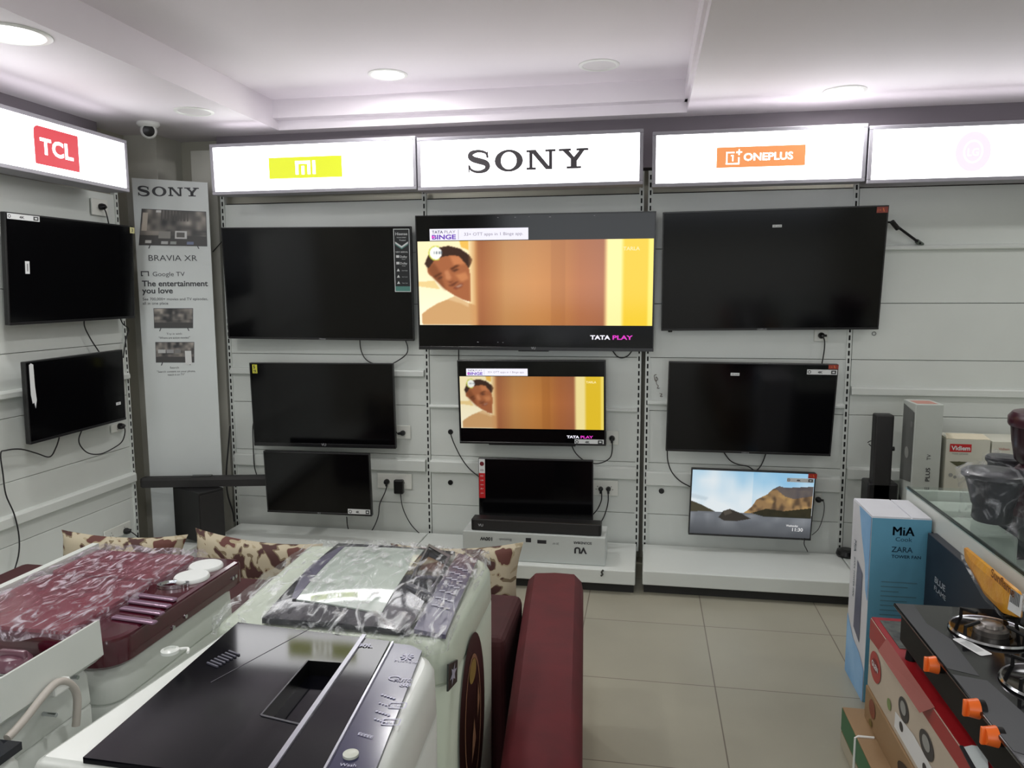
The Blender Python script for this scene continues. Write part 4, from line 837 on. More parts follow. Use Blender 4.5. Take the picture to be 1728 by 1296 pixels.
wrap_hi = film_mat('bag_wrap', (215, 218, 224), .13, .10, 1.0, 18)
dark_grey = mat('mixer_grey', (52, 54, 58), .35); maroon_p = mat('mixer_maroon', (62, 22, 36), .3)
def mixer(label, x, y, z, r, h, lidm, bodym, wrap=True, ang=0):
    t = thing('mixer_jar', label, 'mixer jar', (x, y, z)); T = Matrix.Translation((x, y, z)) @ Matrix.Rotation(ang, 4, 'Z')
    m = MB(); m.T = T; m.lathe([(r*.55, 0), (r*.62, .01), (r*.6, h*.28), (r*.66, h*.34), (r*.72, h*.5), (r*.86, h*.78), (r*.92, h*.84)], 0, 36); m.obj('jar', bodym, t)
    m = MB(); m.T = T; m.lathe([(r*.95, h*.835), (r*1.0, h*.86), (r*1.0, h*.93), (r*.9, h*.97), (r*.3, h*1.0)], 0, 36); m.obj('lid', lidm, t)
    m = MB(); m.T = T; m.tube([(r*.7, -.3*r, h*.45), (r*1.25, -.5*r, h*.5), (r*1.3, -.55*r, h*.75), (r*.85, -.35*r, h*.85)], .009, 0, 8); m.obj('handle', lidm, t)
    if wrap:
        m = MB(); m.T = T; rs = np.random.RandomState(int(x*100)); R = []
        for k, (rr, zz) in enumerate([(r*.98, .004), (r*.9, h*.3), (r*1.02, h*.6), (r*1.14, h*.84), (r*1.1, h*.93), (r*.8, h*1.03), (r*.3, h*1.05)]):
            R.append([(rr*(1+.07*math.sin(7*a+k)+.05*rs.rand())*math.cos(a), rr*(1+.07*math.sin(5*a+2*k)+.05*rs.rand())*math.sin(a), zz+.008*rs.rand()) for a in [2*PI*i/32 for i in range(32)]])
        m.rings(R, 0, True, False); m.obj('clear_wrap', wrap_hi, t)
    return t
mixer('dark mixer jar wrapped in clear plastic on the counter glass, nearest the boxes', 1.235, 2.92, .803, .105, .19, dark_grey, dark_grey, ang=1.6)
mixer('grey lidded jar wrapped in plastic behind the maroon lidded pot', 1.40, 3.24, .803, .065, .18, dark_grey, dark_grey)
t = thing('mixer_grinder', 'tall maroon mixer with a wide lid at the right photo edge on the counter', 'mixer', (1.46, 3.04, .803))
m = MB(); m.T = Matrix.Translation((1.46, 3.04, .803)); m.lathe([(.125, 0), (.128, .02), (.12, .13), (.10, .165), (.085, .18)], 0, 36); m.obj('motor_housing', maroon_p, t)
m = MB(); m.T = Matrix.Translation((1.46, 3.04, .803)); m.lathe([(.085, .181), (.105, .20), (.118, .27), (.124, .325)], 0, 36); m.obj('jar', mat('mixer_maroon_dark', (44, 16, 26), .25), t)
m = MB(); m.T = Matrix.Translation((1.46, 3.04, .803)); m.lathe([(.130, .326), (.134, .335), (.134, .36), (.12, .378), (.04, .392)], 0, 36); m.obj('lid', maroon_p, t)
t = thing('mixer_grinder', 'dark mixer motor unit under plastic beside the maroon pot', 'mixer', (1.34, 2.64, .803))
m = MB(); m.rings([[(1.34+a*.11*k, 2.64+b*.11*k, z) for a, b in roundpoly([(-1, -1), (1, -1), (1, 1), (-1, 1)], .5, 4)] for k, z in ((1, .803), (1, .83), (.8, .87), (.6, .90))], 0, True); m.obj('housing', mat('mixer_dark_green', (34, 44, 42), .3), t)
m = MB(); m.rings([[(1.34+a*.13*k, 2.64+b*.13*k, z+.006*math.sin(9*a+7*b)) for a, b in roundpoly([(-1, -1), (1, -1), (1, 1), (-1, 1)], .5, 5)] for k, z in ((1.1, .808), (1, .85), (.8, .90), (.3, .915))], 0, True, False); m.obj('clear_wrap', wrap_hi, t)

# ================================================================ stack of stove cartons and the gas stove
def quadprint(m, T, pts, mi=0, z=.001):
    P = [puv(T, *p) for p in pts]; m.add([(x, y, z) for x, y in P], [tuple(range(len(P)))], mi)
brown = mat('carton_brown', (150, 122, 88), .6, noise=.06, nscale=6); red_box = mat('carton_red', (156, 28, 34), .35, noise=.06)
t = carton('green and white carton at the bottom of the stove carton stack', (.715, 1.15, 0), (1.0, 2.74, .145), brown)
TS_ = face((.714, 2.74, 0), (0, -1, 0), (0, 0, 1)); m = MB(); m.T = TS_; m.flat([(.0, .06), (1.58, .06), (1.58, .143), (.0, .143)], 0, 0); m.flat([(.0, .002), (1.58, .002), (1.58, .055), (.0, .055)], 1, 0); m.obj('side_print', [mat('print_green', (52, 104, 66), .5), mat('print_cream', (176, 170, 150), .5)], t)
m = MB(); m.tube([(.770, 2.55, .148), (.72, 2.55, .148), (.711, 2.55, .142), (.711, 2.55, .0)], .004, 0, 6, 0); m.obj('strap', white_plastic, t)
t = carton('brown carton with a dark round print, middle of the stove carton stack', (.775, 1.15, .146), (1.04, 2.69, .262), brown)
TS_ = face((.774, 2.69, .146), (0, -1, 0), (0, 0, 1)); m = MB(); m.T = TS_; m.disc(.09, .075, .035, 0, .001, .03); m.disc(.08, .02, .018, 1, .001, .012); m.disc(.55, .055, .19, 2, .001, .045); m.disc(.48, .06, .05, 3, .002, .02); m.obj('side_print', [mat('print_rust', (128, 66, 44), .5), mat('print_olive_brown', (110, 96, 44), .5), mat('print_dark_brown', (52, 40, 32), .5), mat('print_mid_brown', (92, 66, 52), .5)], t)
t = carton('red topped white stove carton at the top of the stack, under the gas stove', (.780, 1.15, .263), (1.06, 2.69, .505), mat('carton_offwhite', (192, 180, 162), .5, noise=.05, nscale=6))
TS_ = face((.7785, 2.69, .263), (0, -1, 0), (0, 0, 1)); m = MB(); m.T = TS_
m.flat([(0, .17), (.4, .19), (1.53, .19), (1.53, .242), (0, .242)], 0, 0); m.disc(.085, .105, .06, 1, .001, .05); m.disc(.085, .11, .035, 2, .002, .022); m.text('GLEN', .05, .10, .07, .018, 3, .003, .03)
m.disc(.24, .06, .02, 4, .001, .018); m.disc(.37, .115, .045, 5, .001, .035); m.disc(.37, .12, .025, 6, .002, .02); m.disc(.36, .055, .018, 5, .001, .014); m.disc(.56, .12, .055, 5, .001, .035); m.disc(.56, .125, .03, 6, .002, .02); m.disc(.56, .05, .018, 5, .001, .014)
m.flat([(.3, .02), (.66, .02), (.66, .08), (.46, .09), (.3, .07)], 3, .0005); m.text('3B', .76, .06, .06, .06, 7, .001, .01); m.disc(.9, .07, .03, 1, .001, .03); m.disc(1.0, .07, .03, 5, .001, .03)
m.obj('side_print', [red_box, mat('print_red_mark', (170, 62, 56), .5), mat('print_dark_red', (128, 36, 40), .5), paper, mat('print_leaf', (120, 140, 84), .5), mat('print_char', (60, 58, 58), .5), mat('print_light_grey', (150, 152, 148), .5), mat('print_rose', (150, 90, 90), .5)], t)
m = MB(); m.box((.782, 1.15, .505), (.915, 2.688, .509)); m.box((.92, 1.15, .505), (1.058, 2.688, .5075)); m.obj('top_flap', red_box, t)
m = MB(); m.box((.80, 2.45, .5092), (.93, 2.66, .511)); m.obj('top_print', mat('print_grey_green', (96, 100, 92), .45, c2=(40, 42, 44), nscale=30), t)
m = MB(); m.add([(.782, 2.10, .510), (.782, 2.52, .510), (.752, 2.50, .475), (.752, 2.12, .48)], [(0, 1, 2, 3), (3, 2, 1, 0)]); m.obj('side_flap', mat('carton_red_faded', (150, 84, 78), .45), t)

gl = mat('stove_glass', (22, 22, 24), .10, spec=.6); gm = mat('stove_painted_reflection', (62, 64, 67), .35, spec=.3); orange = mat('knob_orange', (236, 108, 36), .35)
cast = mat('cast_black', (12, 12, 13), .55, spec=.25)
t = thing('gas_stove', 'black glass gas stove with orange knobs on top of the stove carton stack', 'stove', (.93, 2.1, .51))
m = MB(); m.box((.790, 1.45, .545), (1.080, 2.43, .640), 0, .008); m.obj('body', cast, t)
m = MB(); m.box((.772, 1.43, .650), (1.092, 2.445, .660), 0, .003); m.obj('glass_top', gl, t)
gp = MB(); gp.T = Matrix.Translation((0, 0, .6606))  # grey shapes painted on the plate as reflections in the glass
gp.flat([(.776, 2.44), (.776, 2.02), (.84, 1.99), (.85, 2.20), (.82, 2.30), (.83, 2.44)]); gp.obj('grey_reflection', gm, t)
gp = MB(); gp.T = Matrix.Translation((0, 0, .6606)); gp.flat([(.776, 1.99), (.776, 1.66), (.84, 1.62), (.87, 1.80), (.85, 1.97)]); gp.obj('grey_reflection', gm, t)
gp = MB(); gp.T = Matrix.Translation((0, 0, .6606)); gp.flat([(.776, 1.62), (.776, 1.45), (.86, 1.45), (.86, 1.58)]); gp.obj('grey_reflection', gm, t)
for x, y in ((.81, 1.50), (.81, 2.38), (1.06, 1.50), (1.06, 2.38)):
    m = MB(); m.cyl((x, y, .5095), (x, y, .548), .016, 0, 14, .012); m.obj('foot', cast, t)
def burner(x, y, r):
    m = MB(); m.T = Matrix.Translation((x, y, .6605)); m.lathe([(r, 0), (r*1.02, .004), (r*.95, .008), (r*.8, .004), (r*.5, .002)], 0, 40); b = m.obj('drip_tray', mat('tray_black', (16, 16, 17), .08, spec=.8), t)
    m = MB(); m.T = Matrix.Translation((x, y, .6605)); m.rings([[(rr*math.cos(a), rr*math.sin(a), zz) for a in [2*PI*i/48 for i in range(48)]] for rr, zz in ((r*1.02, .004), (r*.99, .0095), (r*.95, .0085))], 0, True, False); m.obj('tray_rim', chrome, b)
    m = MB(); m.T = Matrix.Translation((x, y, .661)); m.lathe([(r*.42, 0), (r*.42, .016), (r*.36, .022), (r*.30, .022), (r*.26, .03), (r*.12, .034), (.002, .034)], 0, 32); m.obj('burner_head', mat('burner_alloy', (120, 116, 112), .3, .8, noise=.2, nscale=30), b)
    for k in range(4):
        a = k*PI/2+.5; c0 = Vector((math.cos(a), math.sin(a), 0)); m = MB(); m.T = Matrix.Translation((x, y, .661)); m.tube([c0*r*.93, c0*r*.93+Vector((0, 0, .034)), c0*r*.45+Vector((0, 0, .040))], .005, 0, 6, 0); m.obj('pan_support', cast, b)
burner(.975, 2.26, .105); burner(.985, 1.96, .105); burner(.975, 1.62, .095)
m = MB(); c = atZ(1640, 1091, .6612); m.T = Matrix.Translation((c.x, c.y, .6612)) @ Matrix.Rotation(-1.2, 4, 'Z'); m.flat(roundpoly([(-.052, -.018), (.052, -.02), (.05, .02), (-.05, .018)], .008), 0); [m.flat([(-.03, -.012+.005*k), (.03, -.012+.005*k), (.03, -.0105+.005*k), (-.03, -.0105+.005*k)], 1, .0004) for k in range(5)]; m.obj('rating_sticker', [paper, grey_ink], t)
for px, py in ((1581, 1122), (1650, 1196), (1681, 1243)):
    c = atX(px, py, .776); m = MB(); m.cyl((.790, c.y, c.z), (.776, c.y, c.z), .021, 0, 20, .021); kb = m.obj('knob_ring', cast, t)
    m = MB(); m.cyl((.776, c.y, c.z), (.752, c.y, c.z), .0235, 0, 20, .019); m.box((.744, c.y-.005, c.z-.02), (.754, c.y+.005, c.z+.02), 0, .002); m.obj('knob', orange, t)
t = thing('brochure', 'white and black glossy leaflet lying on the red stove carton', 'leaflet', (.81, 1.80, .51))
m = MB(); Q = [atZ(*p, .5115) for p in ((1622, 1262), (1640, 1258), (1664, 1262), (1668, 1296), (1650, 1310))]; m.prism([(p.x, p.y) for p in Q], .5095, .5125); m.obj('sheet', mat('leaflet_white', (226, 236, 236), .15), t)
m = MB(); Q = [atZ(*p, .5128) for p in ((1619, 1258), (1625, 1258), (1655, 1310), (1646, 1310))]; m.prism([(p.x, p.y) for p in Q], .5095, .513); m.obj('black_border', ink, t)

# ================================================================ sofa, armchair, cushions
maroon = mat('maroon_velvet', (84, 12, 20), .75, noise=.15, nscale=12, bump=.05, bscale=200); maroon_d = mat('dark_maroon_cloth', (60, 15, 18), .8, noise=.15, nscale=12)
t = thing('sofa', 'long dark maroon sofa behind the washing machines', 'sofa', (-1.3, 2.6, 0))
m = MB(); m.box((-2.35, 2.12, .05), (-.40, 2.47, .60), 0, .025, 3); m.obj('backrest', maroon_d, t)
m = MB(); m.box((-2.35, 2.47, .05), (-.60, 2.98, .33), 0, .03, 3); m.obj('seat', maroon_d, t)
for x in (-2.3, -.46):
    m = MB(); m.cyl((x, 2.18, 0), (x, 2.18, .055), .022, 0, 12); m.obj('leg', cast, t)
for x in (-2.3, -.66):
    m = MB(); m.cyl((x, 2.92, 0), (x, 2.92, .055), .022, 0, 12); m.obj('leg', cast, t)
TA = Matrix.Translation((-.318, 2.71, 0)) @ Matrix.Rotation(math.radians(5), 4, 'Z')
t = thing('armchair', 'bright maroon upholstered chair back standing on the floor beyond the washers', 'armchair', TA.translation, math.radians(5))
m = MB(); m.T = TA
def slabring(y, w, z, hw): return [(-hw, y, .03), (-hw, y, z-.06), (-hw*.93, y, z-.025), (-hw*.7, y, z), (0, y, z+.004), (hw*.7, y, z), (hw*.93, y, z-.025), (hw, y, z-.06), (hw, y, .03)]
m.rings([slabring(0, 0, .575, .088), slabring(-.012, 0, .592, .10), slabring(-.04, 0, .60, .104), slabring(-.3, 0, .60, .103), slabring(-.6, 0, .595, .10), slabring(-1.1, 0, .57, .096), slabring(-1.14, 0, .54, .09)], 0, True); m.obj('back_panel', maroon, t)
m = MB(); m.T = TA; m.box((-.10, -1.30, .03), (.10, -1.142, .30), 0, .02, 3); m.obj('seat', maroon, t)
cush = bpy.data.materials.new('floral_cushion_cloth'); cush.use_nodes = True; nt = cush.node_tree; N = nt.nodes.new; L = nt.links.new
b = nt.nodes['Principled BSDF']; b.inputs['Roughness'].default_value = .8
tc = N('ShaderNodeTexCoord'); n1 = N('ShaderNodeTexNoise'); n1.inputs['Scale'].default_value = 4.6; n1.inputs['Detail'].default_value = 2; n1.inputs['Distortion'].default_value = 2.6
L(tc.outputs['Object'], n1.inputs['Vector']); r = N('ShaderNodeValToRGB'); r.color_ramp.interpolation = 'CONSTANT'
E_ = r.color_ramp.elements; E_[0].color = (*lin((70, 40, 36)), 1); E_[1].position = .40; E_[1].color = (*lin((118, 104, 80)), 1); e = E_.new(.435); e.color = (*lin((180, 170, 146)), 1); e = E_.new(.58); e.color = (*lin((160, 148, 120)), 1); e = E_.new(.61); e.color = (*lin((92, 52, 44)), 1)
L(n1.outputs['Fac'], r.inputs['Fac']); L(r.outputs['Color'], b.inputs['Base Color'])
def cushion(label, c, w, h, th, rx, rz=0, ry=0):
    T = Matrix.Translation(c) @ Matrix.Rotation(rz, 4, 'Z') @ Matrix.Rotation(rx, 4, 'X') @ Matrix.Rotation(ry, 4, 'Y')
    t = thing('patterned_cushion', label, 'cushion', T.translation, T.to_3x3(), 'patterned sofa cushions'); m = MB(); m.T = T
    for s in (1, -1):
        def fn(u, v, s=s):
            a, b_ = 2*u-1, 2*v-1; k = max(0, (1-a**4)*(1-b_**4))**.5
            px = a*(1-.13*(1-b_*b_)*abs(a)**2); pz = b_*(1-.13*(1-a*a)*abs(b_)**2)
            return (px*w/2, s*th/2*k, pz*h/2)
        n0 = len(m.f); m.grid(22, 22, fn)
        if s < 0: m.f[n0:] = [f[::-1] for f in m.f[n0:]]
    m.obj('cover', cush, t); return t
cushion('leftmost beige and brown patterned cushion against the sofa back', (-2.02, 2.575, .525), .54, .34, .14, -.22, .05)
cushion('beige and brown patterned cushion between the maroon and the wrapped washer', (-1.46, 2.575, .53), .54, .36, .14, -.22, -.03, .05)
cushion('rightmost beige and brown patterned cushion, tip pointing up beside the plinth', (-.66, 2.575, .555), .50, .34, .14, -.22, .0, -.06)

# ================================================================ washing machines
w_white = mat('washer_white', (214, 219, 214), .3, noise=.02); w_green = mat('washer_pale_green', (196, 206, 190), .32, noise=.02)
navy_gloss = mat('lid_navy_gloss', (14, 15, 28), .06, spec=.5); navy_panel = mat('panel_navy', (34, 34, 70), .16, spec=.6)
black_gloss = mat('lid_black_gloss', (8, 8, 14), .07, spec=.25)
print_w = mat('panel_print_white', (178, 178, 198), .4)
def zp(px, py, z=.9): p = atZ(px, py, z); return (p.x, p.y)
def fill_hole(m, outer, hole, z, mi=0):
    from mathutils.geometry import tessellate_polygon
    V = [(*p, z) for p in outer]+[(*p, z) for p in hole]
    m.add(V, [tuple(f) for f in tessellate_polygon([[Vector(v) for v in V[:len(outer)]], [Vector(v) for v in V[len(outer):]]])], mi)
def washer_body(t, poly, rad, z1, mt, bulge=.0, rim=.05, hole=None):
    P = roundpoly(poly, rad, 7)
    m = MB()
    R = [[(x, y, .035) for x, y in inset(P, .02)], [(x, y, .07) for x, y in inset(P, .004)], [(x, y, z1-rim-.06) for x, y in P], [(x, y, z1-rim-.055) for x, y in inset(P, .004)], [(x, y, z1-rim-.05) for x, y in P], [(x, y, z1-.02) for x, y in inset(P, .003)], [(x, y, z1-.006) for x, y in inset(P, .011)], [(x, y, z1) for x, y in inset(P, .022)]]
    m.rings(R, 0, True, cap=hole is None)
    if hole: fill_hole(m, [p[:2] for p in R[-1]], hole, z1)
    m.obj('cabinet', mt, t)
    for x, y in inset(poly, .07):
        m = MB(); m.cyl((x, y, 0), (x, y, .036), .022, 0, 12); m.obj('foot', black_plastic, t)
    return P
def lerp2(a, b, k): return (a[0]*(1-k)+b[0]*k, a[1]*(1-k)+b[1]*k)
def bil(Q, u, v): return lerp2(lerp2(Q[0], Q[1], u), lerp2(Q[3], Q[2], u), v)
def plate_hole(m, Q, H, z, dep, mi=0, mi2=0, mi3=None):
    """quad plate Q at height z with a quad recess H (same corner order) sunk by dep"""
    V = [(*p, z) for p in Q]+[(*p, z) for p in H]+[(*p, z-dep) for p in H]
    m.add(V, [(i, (i+1) % 4, 4+(i+1) % 4, 4+i) for i in range(4)], mi)
    m.add(V, [(4+i, 4+(i+1) % 4, 8+(i+1) % 4, 8+i) for i in range(4)], mi2); m.add(V, [(8, 9, 10, 11)], mi3 if mi3 is not None else mi2)
def strip(m, a, b, wd, z0, z1, mi=0):
    a = Vector(a); b = Vector(b); d = (b-a).normalized(); n = Vector((-d.y, d.x))*wd/2
    m.prism([tuple(a+n), tuple(a-n), tuple(b-n), tuple(b+n)], z0, z1, mi)

# ---- front black-lidded top loader
t = thing('washing_machine', 'white washing machine with a glossy black lid and navy control strip, nearest', 'washing machine', (-.66, 1.21, 0))
body = [(-.905, 1.472), (-.955, .965), (-.375, .945), (-.400, 1.436)]
Hh = [zp(440, 1210, .9), zp(507, 1226, .9), zp(578, 1121, .9), zp(520, 1117, .9)]
P = washer_body(t, body, [.02, .03, .06, .075], .893, w_white, hole=inset(Hh, -.004))
zt = .8935
LF, RF = zp(402, 1052), zp(658, 1084); LN, RN = zp(140, 1281), zp(545, 1303)
RN = lerp2(RF, zp(548, 1296), 1.12)
Hh = [zp(440, 1210, .9), zp(507, 1226, .9), zp(578, 1121, .9), zp(520, 1117, .9)]
V2 = [LN, RN, RF, LF]
m = MB(); plate_hole(m, [(x, y) for x, y in V2], Hh, .9030, .03, 0, 1, 0)
for i in range(4): a, b = V2[i], V2[(i+1) % 4]; m.add([(*a, .893), (*b, .893), (*b, .9030), (*a, .9030)], [(0, 1, 2, 3)], 0)
lid = m.obj('lid', [black_gloss, mat('recess_black', (10, 10, 11), .3)], t)
m = MB(); strip(m, lerp2(Hh[0], Hh[1], .02), lerp2(Hh[0], Hh[1], .98), .004, .903, .9045); strip(m, Hh[0], Hh[3], .003, .903, .9042); m.obj('recess_lip', mat('lip_grey', (60, 60, 66), .3), lid)
m = MB(); a, b = zp(615, 1075), zp(462, 1296); strip(m, a, lerp2(a, b, 1.1), .009, .903, .9065); m.obj('chrome_bar', mat('bar_silver', (178, 178, 188), .25, .6), lid)
m = MB(); a, b = zp(531, 1059), zp(345, 1160); strip(m, a, lerp2(a, b, .95), .002, .9028, .9034); m.obj('fold_line', mat('fold_grey', (50, 46, 58), .3), lid)
for k in range(7):
    f = k/6; m = MB(); a = zp(364+36*f*1.0, 1123-20*f); strip(m, (a[0]-.018, a[1]+.0), (a[0]+.012, a[1]-.012), .0035, .903, .9058); m.obj('vent_rib', mat('rib_grey', (84, 84, 96), .3), lid)
pan = [zp(663, 1085), lerp2(zp(663, 1085), zp(550, 1296), 1.13), lerp2(zp(716, 1106), zp(636, 1296), 1.12), zp(712, 1098), zp(694, 1089)]
m = MB(); m.prism([pan[i] for i in (0, 4, 3, 2, 1)][::-1], zt, .900); cp = m.obj('control_panel', navy_panel, t)
m = MB(); strip(m, pan[0], pan[1], .004, .9, .904); m.obj('chrome_divider', MATS['bar_silver'], t)
o2 = Vector(pan[0]); yv = (Vector(pan[1])-o2).normalized(); xv = Vector((-yv.y, yv.x)); xv = xv if xv.x > 0 else -xv
TP = face((o2.x, o2.y, .9012), (-xv.x if False else xv.x, xv.y, 0), (-yv.x, -yv.y, 0))
if (TP.to_3x3() @ Vector((0, 0, 1))).z < 0: TP = face((o2.x, o2.y, .9012), (xv.x, xv.y, 0), (-yv.x, -yv.y, 0))
m = MB(); m.T = TP
def pt(px, py): return puv(TP, px, py)
def prt(s, px, py, w, h, bold=0, a='c'): x, y = pt(px, py); m.text(s, x, y, w, h, 0, 0, bold, a)
for k in range(8):
    x, y = pt(687, 1108); an = PI*k/4; m.flat([(x, y), (x+.012*math.cos(an-.25), y+.012*math.sin(an-.25)), (x+.015*math.cos(an), y+.015*math.sin(an)), (x+.012*math.cos(an+.25), y+.012*math.sin(an+.25))], 0)
prt('Fuzzy', 680, 1116, .035, .008); prt('Logic', 700, 1118, .02, .006)
x, y = pt(666, 1144); m.ring(x, y, .012, .009, .009, .006); prt('AUTO', 679, 1150, .035, .012, .02); prt('88', 683, 1158, .022, .012, .02)
for r_, (px, py) in enumerate(((645, 1172), (641, 1186), (636, 1200), (633, 1213))):
    for k in range(5): x, y = pt(px+5*k, py+1.6*k); m.disc(x, y, .0022 if r_ % 2 else .0028, 0, 0, seg=8)
for px, py in ((671, 1190), (660, 1218)):
    x, y = pt(px, py); m.T = TP @ Matrix.Translation((x, y, 0)); P4 = roundpoly([(-.016, -.010), (.016, -.010), (.016, .010), (-.016, .010)], .004, 3); P5 = roundpoly([(-.0135, -.0075), (.0135, -.0075), (.0135, .0075), (-.0135, .0075)], .003, 3); n = len(P4)
    m.add([(*p, 0) for p in P4]+[(*p, 0) for p in P5], [(i, (i+1) % n, n+(i+1) % n, n+i) for i in range(n)]); m.text('Set', 0, -.003, .014, .006, 0, 0, 0, 'c'); m.T = TP
[prt('E', 606+5*k, 1240+1.4*k, .005, .007, .02) for k in range(5)]; prt('Wash', 586, 1293, .026, .007)
m.obj('panel_print', print_w, cp)
m = MB(); x, y = pt(592, 1274); m.T = TP @ Matrix.Translation((x, y, 0)); m.lathe([(.0125, -.001), (.0125, .003), (.010, .004), (.002, .0042)], 0, 24); m.obj('power_button', mat('button_pale', (196, 200, 188), .35), cp)
m = MB(); m.T = TP @ Matrix.Translation((-.052, -.03, .0035)); m.text('80L', 0, 0, .034, .014, 0, 0, .03, 'c'); m.obj('size_mark', print_w, lid)
# drain fitting on the rear deck
c = atZ(287, 1101, .893); m = MB(); m.T = Matrix.Translation((c.x, c.y, .893)); m.lathe([(.018, 0), (.018, .006), (.012, .009), (.011, .004)], 0, 20); m.obj('inlet_cap', w_white, t)
m = MB(); m.tube([(c.x+.01, c.y+.01, .896), (c.x+.03, c.y+.015, .897), (c.x+.04, c.y-.0, .896)], .003, 0, 8); m.obj('cap_strap', white_plastic, t)

# ---- far wrapped top loader with a clear lid window
t = thing('washing_machine', 'pale washing machine with a clear lid window, wrapped in crinkled plastic', 'washing machine', (-.69, 1.76, 0))
body = [(-.985, 2.07), (-.955, 1.492), (-.40, 1.478), (-.405, 2.045)]
P = washer_body(t, body, [.05, .04, .07, .11], .882, w_green, rim=.04)
def dome(x, y): return .883+.028*max(0, 1-((x+.69)/.33)**2)*max(0, 1-((y-1.76)/.36)**2)+.004
def domed(m, Q, off, n=14, mi=0, th=.006):
    nb = len(m.v); f0 = len(m.f)
    m.grid(n, n, lambda u, v: (lambda p: (p[0], p[1], dome(*p)+off))(bil(Q, u, v)), None, mi)
    # rim down to the deck
    E1 = [bil(Q, i/(n-1), 0) for i in range(n)]+[bil(Q, 1, i/(n-1)) for i in range(n)]+[bil(Q, 1-i/(n-1), 1) for i in range(n)]+[bil(Q, 0, 1-i/(n-1)) for i in range(n)]
    m.rings([[(x, y, dome(x, y)+off) for x, y in E1], [(x, y, dome(x, y)+off-th) for x, y in E1]], mi, False, False)
LQ = [zp(442, 1046, .895), zp(690, 1066, .895), zp(768, 932, .895), zp(571, 916, .895)]     # near-left, near-right, far-right, far-left
WQ = [zp(500, 1018, .90), zp(643, 1040, .90), zp(716, 930, .90), zp(582, 924, .90)]
HQ = [zp(692, 994, .90), zp(726, 1008, .90), zp(756, 950, .90), zp(724, 932, .90)]
m = MB(); domed(m, LQ, 0, 20, th=.012); lid = m.obj('lid', navy_gloss, t)
m = MB(); domed(m, WQ, .003, 16, th=.004); m.obj('lid_window', mat('window_painted_reflection', (206, 216, 206), .05, spec=.8, coat=.6, c2=(192, 204, 196), nscale=3), lid)  # pale colour paints the white reflection onto the clear window
m = MB(); a = [(lerp2(WQ[0], WQ[3], k/12)) for k in range(13)]
o_ = [(p[0]-.028*math.sin(PI*k/12)-.012, p[1]) for k, p in enumerate(a)]; V = [(*p, dome(*p)+.004) for p in a]+[(*p, dome(*p)+.0035) for p in o_]; m.add(V, [(i, i+1, 13+i+1, 13+i) for i in range(12)], 0); m.obj('handle_grip', mat('grip_violet_grey', (84, 80, 104), .2), lid)
m = MB(); zz = dome(*HQ[0])+.006
QO = [lerp2(p, (sum(q[0] for q in HQ)/4, sum(q[1] for q in HQ)/4), -.16) for p in HQ]
plate_hole(m, QO, HQ, zz, .022, 0, 1); 
for i in range(4): a, b = QO[i], QO[(i+1) % 4]; m.add([(*a, zz-.02), (*b, zz-.02), (*b, zz), (*a, zz)], [(0, 1, 2, 3)], 0)
m.obj('filter_hatch', [mat('hatch_grey', (70, 72, 82), .2), mat('recess_black', (10, 10, 11))], lid)
m = MB(); a = zp(722, 990, .9); m.T = Matrix.Translation((a[0], a[1], zz-.016)) @ Matrix.Rotation(.5, 4, 'Z'); m.box((-.022, -.02, 0), (.022, .03, .006), 0, .002); m.flat([(-.01, -.005), (.012, -.003), (.010, .002), (-.012, .0)], 1, .0065); m.obj('paper_tag', [mat('tag_white_violet', (200, 194, 216), .4), ink], t)
CQ = [zp(698, 1064, .895), zp(752, 1070, .895), zp(806, 945, .895), zp(774, 936, .895)]
m = MB(); domed(m, CQ, .002, 14, th=.01); cp = m.obj('control_panel', mat('panel_violet_grey', (66, 62, 92), .18, spec=.6), t)
m = MB()
for k in range(7):
    for j in range(3): p = bil(CQ, .25+.22*j, .25+.085*k); z_ = dome(*p)+.0035; m.add([(p[0]-.006, p[1]-.004, z_), (p[0]+.009, p[1]-.003, z_), (p[0]+.009, p[1]+.003, z_), (p[0]-.006, p[1]+.002, z_)], [(0, 1, 2, 3)], 0)
m.obj('panel_print', print_w, cp, kind='stuff')
# plastic wrap over the whole top
rs = np.random.RandomState(7)
def wrapped(t, poly, zf, mt, n=46, off=.008, amp=.006, skirt=.05, seed=1):
    r = np.random.RandomState(seed); K = [(r.uniform(12, 60), r.uniform(12, 60), r.uniform(0, 6)) for _ in range(9)]
    def z(x, y): return zf(x, y)+off+amp*abs(sum(math.sin(a*x+b*y+c) for a, b, c in K))/4.5
    m = MB(); m.grid(n, n, lambda u, v: (lambda p: (p[0], p[1], z(*p)))(bil(poly, u, v)))
    E1 = [bil(poly, i/(n-1), 0) for i in range(n)]+[bil(poly, 1, i/(n-1)) for i in range(1, n)]+[bil(poly, 1-i/(n-1), 1) for i in range(1, n)]+[bil(poly, 0, 1-i/(n-1)) for i in range(1, n-1)]
    O = inset(E1, -.008)
    if skirt: m.rings([[(x, y, z(x, y)) for x, y in E1], [(x, y, z(x, y)-.012+.004*math.sin(90*(x+y))) for x, y in inset(E1, -.005)], [(x, y, z(x, y)-skirt*(.7+.3*math.sin(25*(x-y)))) for x, y in O]], 0, True, False)
    return m.obj('plastic_wrap', mt, t)
wrapped(t, [(-.945, 1.495), (-.415, 1.475), (-.425, 2.02), (-.955, 2.045)], dome, film_mat('clear_wrap', (225, 228, 230), .15, .12, 1.0, 48), 60, .010, .008, .045, 3)
